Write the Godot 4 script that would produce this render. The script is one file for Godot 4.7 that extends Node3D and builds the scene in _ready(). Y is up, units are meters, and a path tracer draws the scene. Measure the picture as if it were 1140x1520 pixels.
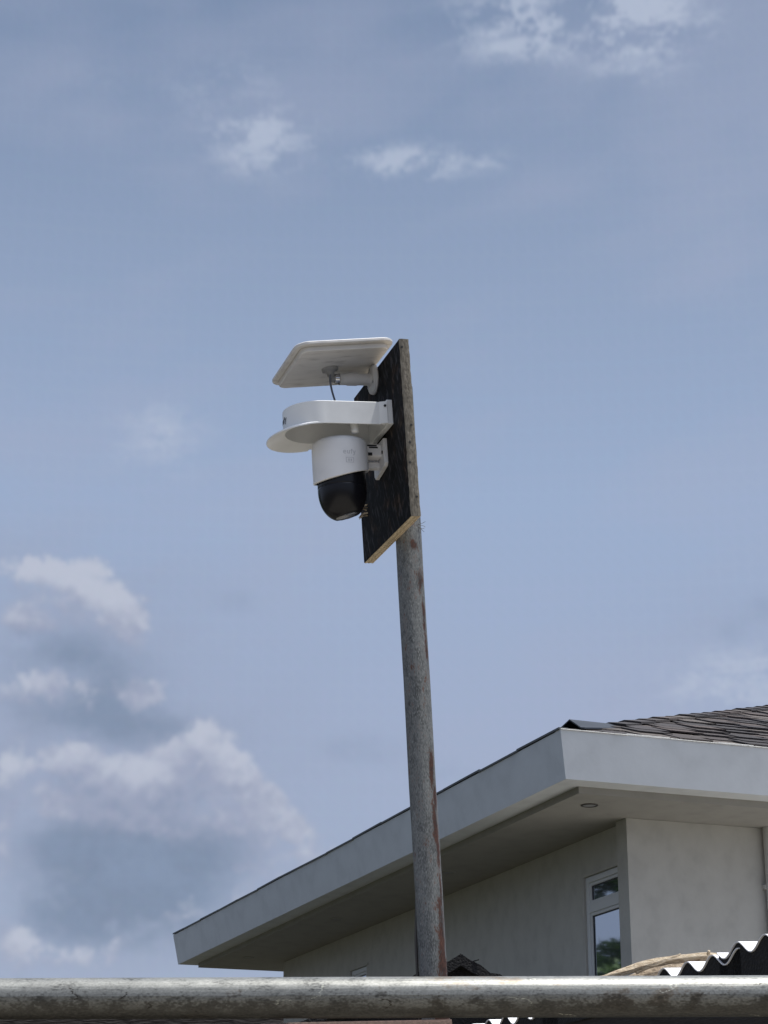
extends Node3D

# ------------------------------------------------------------------ set-up
const SUN_AT := Vector3(0.24, 0.95, 0.07)
var rng := RandomNumberGenerator.new()
var M := {}
var taken := {}

func _ready() -> void:
	rng.seed = 4711
	var cam := Camera3D.new()
	cam.name = "camera"
	add_child(cam)
	cam.position = Vector3(0, 1.6, 0)
	cam.rotation_degrees = Vector3(19.8, 0, 0)
	cam.fov = 27.92
	cam.far = 4000.0
	cam.current = true
	var env := Environment.new()
	env.background_mode = Environment.BG_SKY
	env.tonemap_mode = Environment.TONE_MAPPER_LINEAR
	env.tonemap_exposure = 1.0
	env.sdfgi_enabled = true
	env.ssao_enabled = true
	env.ssil_enabled = true
	var sky := Sky.new()
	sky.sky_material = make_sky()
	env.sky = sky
	var we := WorldEnvironment.new()
	we.name = "environment"
	we.environment = env
	add_child(we)
	var sun := DirectionalLight3D.new()
	sun.name = "sun"
	add_child(sun)
	sun.light_energy = 1.5
	sun.light_color = Color(1.0, 0.985, 0.955)
	sun.light_angular_distance = 0.6
	sun.shadow_enabled = true
	var to_sun := SUN_AT.normalized()
	sun.look_at_from_position(to_sun * 50.0, Vector3.ZERO, Vector3(0, 0, -1))

	make_materials()
	make_ground()
	make_house()
	make_shed()
	make_trees()
	make_low_roof()
	make_pipes()
	make_mount()

# ------------------------------------------------------------------ colour and node helpers
func lin(r: float, g: float, b: float) -> Color:
	return Color(r, g, b).linear_to_srgb()

func numbered(called: String) -> String:
	var n: int = taken.get(called, 0)
	taken[called] = n + 1
	return called if n == 0 else "%s_%03d" % [called, n]

func thing(called: String, label: String, category: String, t: Transform3D, group := "") -> Node3D:
	var o := Node3D.new()
	o.name = numbered(called)
	add_child(o)
	o.transform = t
	tag(o, label, category, group)
	return o

func tag(o: Node, label: String, category: String, group := "") -> void:
	o.set_meta("label", label)
	o.set_meta("category", category)
	if group:
		o.set_meta("group", group)

func obj(called: String, st, m: Material, parent: Node, shift := Vector3.ZERO) -> MeshInstance3D:
	var mi := MeshInstance3D.new()
	mi.name = called
	mi.mesh = st.commit() if st is SurfaceTool else st
	mi.material_override = m
	mi.position = -shift
	parent.add_child(mi, true)
	return mi

func mb() -> SurfaceTool:
	var st := SurfaceTool.new()
	st.begin(Mesh.PRIMITIVE_TRIANGLES)
	return st

# ------------------------------------------------------------------ shape helpers
func tri(st: SurfaceTool, p: Array, n: Array, uv: Array = []) -> void:
	var g: Vector3 = (p[1] - p[0]).cross(p[2] - p[0])
	var order := [0, 1, 2] if g.dot(n[0] + n[1] + n[2]) < 0.0 else [0, 2, 1]
	for k in order:
		st.set_normal(n[k])
		st.set_uv(uv[k] if uv.size() else Vector2.ZERO)
		st.add_vertex(p[k])

func quad(st: SurfaceTool, a: Vector3, b: Vector3, c: Vector3, d: Vector3, n: Vector3, su := 1.0) -> void:
	var nn := n.normalized()
	var e := (b - a).normalized()
	var f := nn.cross(e)
	var uv := []
	for q in [a, b, c, d]:
		uv.append(Vector2((q - a).dot(e), (q - a).dot(f)) * su)
	tri(st, [a, b, c], [nn, nn, nn], [uv[0], uv[1], uv[2]])
	tri(st, [a, c, d], [nn, nn, nn], [uv[0], uv[2], uv[3]])

# a smooth sheet through rows of points; wrap joins the last column to the first; the normal points away from ref
func surf(st: SurfaceTool, rows: Array, wrap: bool, ref: Vector3, su := 1.0, sv := 1.0, inward := false) -> void:
	var nr := rows.size()
	var nc: int = rows[0].size()
	var ns := []
	var bal := 0.0
	for i in nr:
		var rn := []
		for j in nc:
			var jl := j - 1
			var jr := j + 1
			if wrap:
				jl = nc - 2 if j == 0 else j - 1
				jr = 1 if j == nc - 1 else j + 1
			else:
				jl = maxi(jl, 0)
				jr = mini(jr, nc - 1)
			var du: Vector3 = rows[i][jr] - rows[i][jl]
			var dv: Vector3 = rows[mini(i + 1, nr - 1)][j] - rows[maxi(i - 1, 0)][j]
			if du.length() < 1e-7:
				var k := clampi(i, 1, nr - 2)
				var alt := k + 1 if i <= k else k - 1
				du = rows[alt][jr] - rows[alt][jl]
			var n := du.cross(dv).normalized()
			rn.append(n)
			bal += n.dot((rows[i][j] - ref).normalized())
		ns.append(rn)
	var s := -1.0 if (bal < 0.0) != inward else 1.0
	for i in nr - 1:
		for j in nc - 1:
			var q := [rows[i][j], rows[i][j + 1], rows[i + 1][j + 1], rows[i + 1][j]]
			var m := [ns[i][j] * s, ns[i][j + 1] * s, ns[i + 1][j + 1] * s, ns[i + 1][j] * s]
			var u0 := float(j) / (nc - 1) * su
			var u1 := float(j + 1) / (nc - 1) * su
			var v0 := float(i) / (nr - 1) * sv
			var v1 := float(i + 1) / (nr - 1) * sv
			var w := [Vector2(u0, v0), Vector2(u1, v0), Vector2(u1, v1), Vector2(u0, v1)]
			if (q[1] - q[0]).cross(q[2] - q[0]).length() > 1e-12:
				tri(st, [q[0], q[1], q[2]], [m[0], m[1], m[2]], [w[0], w[1], w[2]])
			if (q[2] - q[0]).cross(q[3] - q[0]).length() > 1e-12:
				tri(st, [q[0], q[2], q[3]], [m[0], m[2], m[3]], [w[0], w[2], w[3]])

func side_of(d: Vector3) -> Vector3:
	var r := d.cross(Vector3.UP if absf(d.y) < 0.9 else Vector3.RIGHT)
	return r.normalized()

func ring(c: Vector3, d: Vector3, r: float, n: int, start := Vector3.ZERO) -> Array:
	var a := side_of(d) if start == Vector3.ZERO else (start - d * start.dot(d)).normalized()
	var b := d.cross(a).normalized()
	var out := []
	for k in n + 1:
		var t := TAU * k / n
		out.append(c + a * cos(t) * r + b * sin(t) * r)
	return out

func disc(st: SurfaceTool, rim: Array, c: Vector3, n: Vector3) -> void:
	for k in rim.size() - 1:
		tri(st, [c, rim[k], rim[k + 1]], [n, n, n], [Vector2(0.5, 0.5), Vector2(0.6, 0.5), Vector2(0.5, 0.6)])

func rod(st: SurfaceTool, a: Vector3, b: Vector3, r: float, n := 16, caps := true, r2 := -1.0) -> void:
	var d := (b - a).normalized()
	var ra := ring(a, d, r, n)
	var rb := ring(b, d, r if r2 < 0.0 else r2, n)
	surf(st, [ra, rb], true, (a + b) * 0.5, 1.0, a.distance_to(b))
	if caps:
		disc(st, ra, a, -d)
		disc(st, rb, b, d)

func tube(st: SurfaceTool, path: Array, radii, n := 10) -> void:
	var rows := []
	var total := 0.0
	for i in path.size():
		var d: Vector3 = (path[mini(i + 1, path.size() - 1)] - path[maxi(i - 1, 0)]).normalized()
		rows.append(ring(path[i], d, radii[i] if radii is Array else radii, n))
		if i:
			total += path[i].distance_to(path[i - 1])
	# each ring against its own centre: sum over pieces
	for i in rows.size() - 1:
		pass
	var st_rows := rows
	surf(st, st_rows, true, (path[0] + path[-1]) * 0.5, 1.0, total)
	disc(st, rows[0], path[0], (path[0] - path[1]).normalized())
	disc(st, rows[-1], path[-1], (path[-1] - path[-2]).normalized())

# profile of Vector2(radius, height) round an axis
func lathe(st: SurfaceTool, c: Vector3, axis: Vector3, prof: Array, n := 48, ref_h := 0.0) -> void:
	var rows := []
	for p in prof:
		rows.append(ring(c + axis * p.y, axis, maxf(p.x, 0.0), n))
	surf(st, rows, true, c + axis * ref_h)

# chamfered box given by its centre, three half-edges and the chamfer
func cbox(st: SurfaceTool, c: Vector3, x: Vector3, y: Vector3, z: Vector3, w := 0.0) -> void:
	var e := [x, y, z]
	var dir := [x.normalized(), y.normalized(), z.normalized()]
	for a in 3:
		var b := (a + 1) % 3
		var f := (a + 2) % 3
		var eb: Vector3 = e[b] - dir[b] * w
		var ef: Vector3 = e[f] - dir[f] * w
		for s in [-1.0, 1.0]:
			var m: Vector3 = c + e[a] * s
			quad(st, m - eb - ef, m + eb - ef, m + eb + ef, m - eb + ef, dir[a] * s)
	if w <= 0.0:
		return
	for a in 3:
		var b := (a + 1) % 3
		var f := (a + 2) % 3
		var along: Vector3 = e[a] - dir[a] * w
		for s in [-1.0, 1.0]:
			for t in [-1.0, 1.0]:
				var p0: Vector3 = c + e[b] * s + (e[f] - dir[f] * w) * t
				var p1: Vector3 = c + (e[b] - dir[b] * w) * s + e[f] * t
				quad(st, p0 - along, p0 + along, p1 + along, p1 - along, dir[b] * s + dir[f] * t)
	for s in [-1.0, 1.0]:
		for t in [-1.0, 1.0]:
			for u in [-1.0, 1.0]:
				var i: Vector3 = c + (e[0] - dir[0] * w) * s + (e[1] - dir[1] * w) * t + (e[2] - dir[2] * w) * u
				var n: Vector3 = (dir[0] * s + dir[1] * t + dir[2] * u).normalized()
				tri(st, [i + dir[0] * w * s, i + dir[1] * w * t, i + dir[2] * w * u], [n, n, n])

func abox(st: SurfaceTool, lo: Vector3, hi: Vector3, w := 0.0) -> void:
	var h := (hi - lo) * 0.5
	cbox(st, (lo + hi) * 0.5, Vector3(h.x, 0, 0), Vector3(0, h.y, 0), Vector3(0, 0, h.z), w)

# a closed outline (Vector2 list) raised from a to b along axis; x and y axes of the outline given
func slab(st: SurfaceTool, outline: Array, o: Vector3, ax: Vector3, ay: Vector3, axis: Vector3, lo: float, hi: float, cham := 0.0, smooth := false) -> void:
	var n := outline.size()
	var mid := Vector2.ZERO
	for p in outline:
		mid += p / n
	var inner := []
	for p in outline:
		var q: Vector2 = p - mid
		inner.append(mid + q * (1.0 - cham / maxf(q.length(), 1e-4)))
	var at := func(p: Vector2, h: float) -> Vector3: return o + ax * p.x + ay * p.y + axis * h
	var levels := [[inner, lo], [outline, lo + cham], [outline, hi - cham], [inner, hi]] if cham > 0.0 else [[outline, lo], [outline, hi]]
	var c3: Vector3 = at.call(mid, (lo + hi) * 0.5)
	if smooth:
		for k in levels.size() - 1:
			var ra := []
			var rb := []
			for j in n + 1:
				ra.append(at.call(levels[k][0][j % n], levels[k][1]))
				rb.append(at.call(levels[k + 1][0][j % n], levels[k + 1][1]))
			surf(st, [ra, rb], true, c3)
	else:
		for k in levels.size() - 1:
			for j in n:
				var a: Vector3 = at.call(levels[k][0][j], levels[k][1])
				var b: Vector3 = at.call(levels[k][0][(j + 1) % n], levels[k][1])
				var c: Vector3 = at.call(levels[k + 1][0][(j + 1) % n], levels[k + 1][1])
				var d: Vector3 = at.call(levels[k + 1][0][j], levels[k + 1][1])
				var nn := (b - a).cross(d - a)
				var mp := (a + b + c + d) * 0.25
				if nn.dot(mp - c3) < 0.0:
					nn = -nn
				quad(st, a, b, c, d, nn)
	var poly := PackedVector2Array(levels[0][0])
	var ids := Geometry2D.triangulate_polygon(poly)
	for k in range(0, ids.size(), 3):
		for s in [[lo, -1.0], [hi, 1.0]]:
			var nn: Vector3 = axis * s[1]
			tri(st, [at.call(poly[ids[k]], s[0]), at.call(poly[ids[k + 1]], s[0]), at.call(poly[ids[k + 2]], s[0])], [nn, nn, nn], [poly[ids[k]], poly[ids[k + 1]], poly[ids[k + 2]]])

func rounded(x0: float, y0: float, x1: float, y1: float, r: float, n := 7) -> Array:
	var out := []
	for k in [[x1 - r, y1 - r, 0.0], [x0 + r, y1 - r, 0.25], [x0 + r, y0 + r, 0.5], [x1 - r, y0 + r, 0.75]]:
		for j in n + 1:
			var t: float = TAU * (k[2] + 0.25 * j / n)
			out.append(Vector2(k[0] + cos(t) * r, k[1] + sin(t) * r))
	return out

# ------------------------------------------------------------------ sky
func px(r: float, g: float, b: float) -> Vector3:
	var c := Color(r / 255.0, g / 255.0, b / 255.0).srgb_to_linear()
	return Vector3(c.r, c.g, c.b)

var blobs := []
var cn := FastNoiseLite.new()
var cf := FastNoiseLite.new()
var ch := FastNoiseLite.new()
var cp := FastNoiseLite.new()

func sstep(a: float, b: float, x: float) -> float:
	var t := clampf((x - a) / (b - a), 0.0, 1.0)
	return t * t * (3.0 - 2.0 * t)

# a patch of sky of w by h pixels of `step` degrees whose upper left corner looks to (az0, el0)
func sky_patch(w: int, h: int, az0: float, el0: float, step: float) -> Image:
	var bright := PackedFloat32Array()
	var dark := PackedFloat32Array()
	var wisp := PackedFloat32Array()
	var murk := PackedFloat32Array()
	for a in [bright, dark, wisp, murk]:
		a.resize(w * h)
	for b in blobs:
		var sx: float = 1.0 / maxf(cos(deg_to_rad(b[1])), 0.2)
		var ra: float = b[2] * sx
		var x0 := int(floor((b[0] - ra * 2.2 - az0) / step))
		var x1 := int(ceil((b[0] + ra * 2.2 - az0) / step))
		var y0 := maxi(0, int(floor((el0 - b[1] - b[3] * 2.2) / step)))
		var y1 := mini(h - 1, int(ceil((el0 - b[1] + b[3] * 2.2) / step)))
		for y in range(y0, y1 + 1):
			var dy: float = (el0 - y * step - b[1]) / b[3]
			for xx in range(x0, x1 + 1):
				var x := xx
				if w * step > 359.0:
					x = posmod(xx, w)
				elif xx < 0 or xx >= w:
					continue
				var dx: float = (az0 + xx * step - b[0]) / ra
				var q: float = b[4] * exp(-(dx * dx + dy * dy) * 1.2)
				if b[5] == 0:
					bright[y * w + x] += q
				elif b[5] == 1:
					dark[y * w + x] += q
				elif b[5] == 2:
					wisp[y * w + x] += q
				else:
					murk[y * w + x] += q
	var els := [-2.0, 7.0, 14.0, 20.0, 27.0, 34.0, 50.0, 90.0]
	var cols := [px(172, 184, 206), px(164, 178, 203), px(163, 177, 205), px(157, 176, 207), px(143, 161, 191), px(119, 139, 171), px(111, 133, 168), px(112, 134, 172)]
	var to_sun := SUN_AT.normalized()
	var c_lit := px(188, 194, 210)
	var c_mid := px(156, 164, 187)
	var c_low := px(136, 149, 174)
	var c_shade := px(117, 134, 159)
	var c_veil := px(166, 173, 197)
	var c_murk := px(149, 160, 184)
	var c_wisp := px(184, 194, 213)
	var full := w * step > 359.0
	# first the lumpy depth of every cumulus, so that its upper edges can be lit
	var lump := PackedFloat32Array()
	lump.resize(w * h)
	lump.fill(-0.4)
	for i in w * h:
		bright[i] = 1.0 - exp(-1.15 * bright[i])
	for y in h:
		var el := el0 - y * step
		var ce := cos(deg_to_rad(el))
		var se := sin(deg_to_rad(el))
		for x in w:
			var i := y * w + x
			if bright[i] > 0.02:
				var az := deg_to_rad(az0 + x * step)
				var p := Vector3(sin(az) * ce, se * 1.15, -cos(az) * ce) * 100.0
				p += Vector3(cf.get_noise_3dv(p), cf.get_noise_3dv(p + Vector3(50, 0, 0)), 0.0) * 0.5
				# cell centres stand out as rounded heads
				var puff := -2.0 * cp.get_noise_3dv(p) - 1.0
				lump[i] = bright[i] * 1.35 - 0.40 + 0.38 * puff + 0.50 * cn.get_noise_3dv(p) + 0.30 * cf.get_noise_3dv(p)
	var bytes := PackedByteArray()
	bytes.resize(w * h * 3)
	var far_up := maxi(1, int(round(0.8 / step)))
	var near_up := maxi(1, int(round(0.28 / step)))
	for y in h:
		var el := el0 - y * step
		var k := 0
		while k < els.size() - 2 and el > els[k + 1]:
			k += 1
		var base: Vector3 = cols[k].lerp(cols[k + 1], clampf((el - els[k]) / (els[k + 1] - els[k]), 0.0, 1.0))
		var ce := cos(deg_to_rad(el))
		var se := sin(deg_to_rad(el))
		for x in w:
			var az := deg_to_rad(az0 + x * step)
			var p0 := Vector3(sin(az) * ce, se, -cos(az) * ce)
			var p := p0 * Vector3(100.0, 130.0, 100.0)
			var c := base
			var i := y * w + x
			var n1 := cn.get_noise_3dv(p)
			var n2 := cf.get_noise_3dv(p)
			# thin veils, drawn out along a slant
			var q := Vector3(p.x * 0.55 + p.y * 0.35, p.y * 1.3 - p.x * 0.5, p.z * 0.6)
			var hz := ch.get_noise_3dv(q)
			var hz2 := ch.get_noise_3dv(q * 3.1 + Vector3(40, 0, 0))
			var veil := sstep(-0.28, 0.55, hz + 0.35 * hz2 + 0.12 * n1)
			c = (c * 0.965).lerp(c_veil, veil * 0.30)
			if murk[i] > 0.01:
				c = c.lerp(c_murk, minf(murk[i], 1.0) * (0.75 + 0.6 * hz2 + 0.35 * n1) * 0.75)
			var dk := dark[i]
			if dk > 0.02:
				var a := sstep(0.05, 1.25, dk * (1.0 + 0.8 * n1 + 0.3 * n2))
				c = c.lerp(c_shade * (1.0 + 0.18 * n1 + 0.10 * n2), a * 0.72)
			if bright[i] > 0.02:
				var f := lump[i]
				var up1 := maxi(y - far_up, 0) * w + x
				var up2 := maxi(y - near_up, 0) * w + x
				var big := bright[i] - bright[up1]
				var small := f - maxf(lump[up2], -0.4)
				var a := sstep(0.0, lerpf(0.75, 0.32, sstep(-0.05, 0.3, big)), f)
				var lit := 0.44 + 0.85 * big + 0.40 * small + 0.30 * n1 + 0.22 * n2
				var cc := c_low.lerp(c_mid, sstep(-0.1, 0.42, lit)).lerp(c_lit, sstep(0.30, 1.0, lit))
				c = c.lerp(cc, a * 0.88)
			var ws := wisp[i]
			if ws > 0.02:
				# torn fibres: the field is warped and drawn out along a slant
				var qw := Vector3(p.x * 0.8 + p.y * 0.25, p.y * 1.25 - p.x * 0.3, p.z) + Vector3(n2, n1, 0.0) * 1.1
				var nw := cn.get_noise_3dv(qw * 1.5)
				var nf := cf.get_noise_3dv(qw * 1.4)
				var a := sstep(0.05, 1.75, ws * (0.85 + 1.5 * nw + 0.75 * nf + 0.5 * n1))
				c = c.lerp(c_wisp, a * 0.66)
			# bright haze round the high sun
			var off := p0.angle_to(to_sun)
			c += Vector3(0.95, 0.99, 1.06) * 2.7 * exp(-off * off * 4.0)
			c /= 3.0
			var g := Color(minf(c.x, 1.0), minf(c.y, 1.0), minf(c.z, 1.0)).linear_to_srgb()
			var dith := float((x * 7 + y * 13 + x * y) % 5) / 5.0
			bytes[i * 3] = clampi(int(g.r * 255.0 + dith), 0, 255)
			bytes[i * 3 + 1] = clampi(int(g.g * 255.0 + dith), 0, 255)
			bytes[i * 3 + 2] = clampi(int(g.b * 255.0 + dith), 0, 255)
	return Image.create_from_data(w, h, false, Image.FORMAT_RGB8, bytes)

func make_sky() -> PanoramaSkyMaterial:
	for a in [[cn, 0.22, 11, 6], [cf, 0.95, 23, 4], [ch, 0.05, 31, 4]]:
		a[0].noise_type = FastNoiseLite.TYPE_SIMPLEX_SMOOTH
		a[0].fractal_type = FastNoiseLite.FRACTAL_FBM
		a[0].frequency = a[1]
		a[0].seed = a[2]
		a[0].fractal_octaves = a[3]
	cp.noise_type = FastNoiseLite.TYPE_CELLULAR
	cp.cellular_return_type = FastNoiseLite.RETURN_DISTANCE
	cp.fractal_type = FastNoiseLite.FRACTAL_FBM
	cp.fractal_octaves = 3
	cp.frequency = 0.55
	cp.seed = 77
	# azimuth (right of north), elevation, half-width, half-height, strength, kind: 0 lit cloud, 1 shaded cloud, 2 wisp
	blobs = [
		[6.0, 33.1, 3.4, 1.2, 1.35, 2], [8.4, 32.5, 1.4, 1.1, 1.2, 2], [4.2, 33.0, 1.4, 0.8, 0.7, 2],
		[-3.9, 29.9, 1.5, 0.9, 1.15, 2], [-4.9, 31.0, 2.4, 1.6, 0.55, 2],
		[0.2, 29.5, 1.4, 0.55, 1.1, 2], [1.9, 29.5, 1.8, 0.5, 1.05, 2], [-9.0, 31.5, 1.2, 0.6, 0.4, 2],
		[-6.8, 21.7, 1.6, 1.2, 0.85, 2],
		[-10.2, 18.0, 1.2, 0.6, 0.9, 0], [-8.8, 17.6, 1.0, 0.7, 1.0, 0], [-7.9, 16.9, 0.8, 0.8, 1.0, 0], [-7.4, 16.2, 0.7, 0.8, 0.7, 0], [-10.4, 16.7, 1.0, 0.6, 0.7, 0], [-9.2, 16.9, 1.3, 0.6, 0.6, 0],
		[-9.2, 15.7, 1.9, 0.8, 0.8, 1], [-7.6, 14.8, 1.6, 1.0, 0.6, 1], [-9.3, 14.1, 2.4, 0.9, 0.6, 1], [-6.6, 13.7, 2.4, 0.7, 0.6, 1], [-10.6, 15.0, 1.2, 0.8, 0.5, 0],
		[-8.7, 12.9, 1.1, 0.7, 1.0, 0], [-7.6, 12.2, 1.3, 0.8, 1.0, 0], [-6.4, 12.3, 1.1, 0.8, 1.0, 0], [-5.6, 12.9, 0.9, 0.8, 1.0, 0], [-4.4, 12.7, 0.8, 0.8, 1.0, 0], [-5.3, 13.6, 0.7, 0.6, 0.8, 0], [-4.2, 11.8, 1.1, 0.7, 0.8, 0],
		[-10.5, 12.6, 0.7, 0.8, 0.8, 0], [-3.4, 11.2, 1.5, 0.8, 0.55, 0], [-2.4, 10.3, 1.7, 0.9, 0.48, 0], [-3.4, 9.4, 1.8, 0.9, 0.45, 0],
		[-8.2, 10.4, 2.2, 1.2, 1.1, 1], [-6.2, 9.8, 2.2, 1.4, 1.0, 1], [-8.6, 8.7, 1.8, 1.0, 0.9, 1], [-5.0, 10.6, 1.6, 0.9, 0.8, 1], [-6.4, 8.4, 2.0, 0.9, 0.7, 1],
		[-10.7, 10.0, 0.5, 1.8, 0.8, 0], [-10.0, 7.8, 0.8, 0.9, 0.6, 0], [-4.6, 8.0, 2.0, 0.8, 0.45, 0],
		[9.4, 14.9, 2.0, 1.0, 0.95, 2], [11.2, 15.0, 1.4, 0.9, 0.8, 2], [9.9, 16.2, 0.5, 0.5, 0.4, 1], [11.0, 16.9, 0.9, 0.6, 0.4, 1],
		[-8.8, 14.7, 1.7, 1.0, 0.55, 0], [-6.9, 14.3, 1.3, 0.8, 0.45, 0], [-7.4, 11.3, 1.9, 0.8, 0.6, 0], [-5.2, 11.3, 1.5, 0.8, 0.65, 0], [-9.4, 11.5, 1.2, 0.8, 0.5, 0], [-5.0, 9.0, 1.6, 0.7, 0.45, 0], [-8.9, 7.6, 1.8, 0.6, 0.5, 0],
		[-9.0, 14.0, 6.0, 5.0, 0.95, 3], [-5.0, 9.5, 4.0, 3.0, 0.5, 3], [10.0, 16.0, 3.0, 2.0, 0.35, 3],
		[6.2, 14.6, 0.9, 0.5, 0.25, 1], [-0.6, 13.3, 1.6, 0.6, 0.42, 1], [-4.4, 17.3, 1.1, 0.5, 0.35, 1], [1.6, 12.6, 1.4, 0.5, 0.3, 1],
	]
	for k in 150:
		var az := rng.randf_range(-180.0, 180.0)
		var el := 4.0 + 70.0 * pow(rng.randf(), 1.4)
		var sz := rng.randf_range(1.5, 5.0)
		if absf(az) < 19.0 and el < 44.0:
			continue
		if rng.randf() < 0.35:
			blobs.append([az, el, sz * 1.2, sz * 0.5, 0.9, 2])
			continue
		for j in 4:
			blobs.append([az + rng.randf_range(-1.2, 1.2) * sz, el + rng.randf_range(0.0, 0.35) * sz, sz * 0.6, sz * 0.3, 0.9, 0])
		blobs.append([az, el - sz * 0.45, sz * 1.2, sz * 0.5, 0.9, 1])
	var all := sky_patch(1024, 260, -180.0, 90.0, 360.0 / 1024.0)
	var big := Image.create(1024, 512, false, Image.FORMAT_RGB8)
	big.fill(Color(0.36, 0.36, 0.35))
	# the picture's left edge looks along -z, so the two halves change places
	big.blit_rect(all, Rect2i(512, 0, 512, 260), Vector2i(0, 0))
	big.blit_rect(all, Rect2i(0, 0, 512, 260), Vector2i(512, 0))
	big.resize(4096, 2048, Image.INTERPOLATE_CUBIC)
	var stp := 360.0 / 4096.0
	var ww := 384
	var rows := 490
	var top := 530
	var fine := sky_patch(ww, rows, -ww * 0.5 * stp, 90.0 - top * stp, stp)
	big.blit_rect(fine, Rect2i(ww / 2, 0, ww / 2, rows), Vector2i(0, top))
	big.blit_rect(fine, Rect2i(0, 0, ww / 2, rows), Vector2i(4096 - ww / 2, top))
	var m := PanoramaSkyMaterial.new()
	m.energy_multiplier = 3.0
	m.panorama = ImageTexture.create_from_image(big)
	return m

# ------------------------------------------------------------------ materials
func noise(freq: float, sd: int, oct := 4, kind := FastNoiseLite.TYPE_SIMPLEX_SMOOTH) -> FastNoiseLite:
	var n := FastNoiseLite.new()
	n.noise_type = kind
	n.frequency = freq
	n.seed = sd
	n.fractal_octaves = oct
	return n

func ntex(freq: float, sd: int, ramp: Array, size := 512, oct := 5) -> NoiseTexture2D:
	var t := NoiseTexture2D.new()
	t.width = size
	t.height = size
	t.seamless = true
	t.noise = noise(freq, sd, oct)
	if ramp.size():
		var g := Gradient.new()
		g.offsets = PackedFloat32Array()
		g.colors = PackedColorArray()
		var off := PackedFloat32Array()
		var col := PackedColorArray()
		for r in ramp:
			off.append(r[0])
			col.append(r[1])
		g.offsets = off
		g.colors = col
		t.color_ramp = g
	return t

func mat(called: String, c: Color, rough := 0.8, metal := 0.0) -> StandardMaterial3D:
	var m := StandardMaterial3D.new()
	m.resource_name = called
	m.albedo_color = c
	m.roughness = rough
	m.metallic = metal
	M[called] = m
	return m

func grain(m: StandardMaterial3D, tex: Texture2D, scale: Vector3, bump: Texture2D = null, depth := 0.0) -> void:
	m.albedo_texture = tex
	m.uv1_triplanar = true
	m.uv1_scale = scale
	if bump:
		m.heightmap_enabled = true
		m.heightmap_texture = bump
		m.heightmap_scale = depth

func grey(v: float) -> Color:
	return Color(v, v, v)

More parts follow.
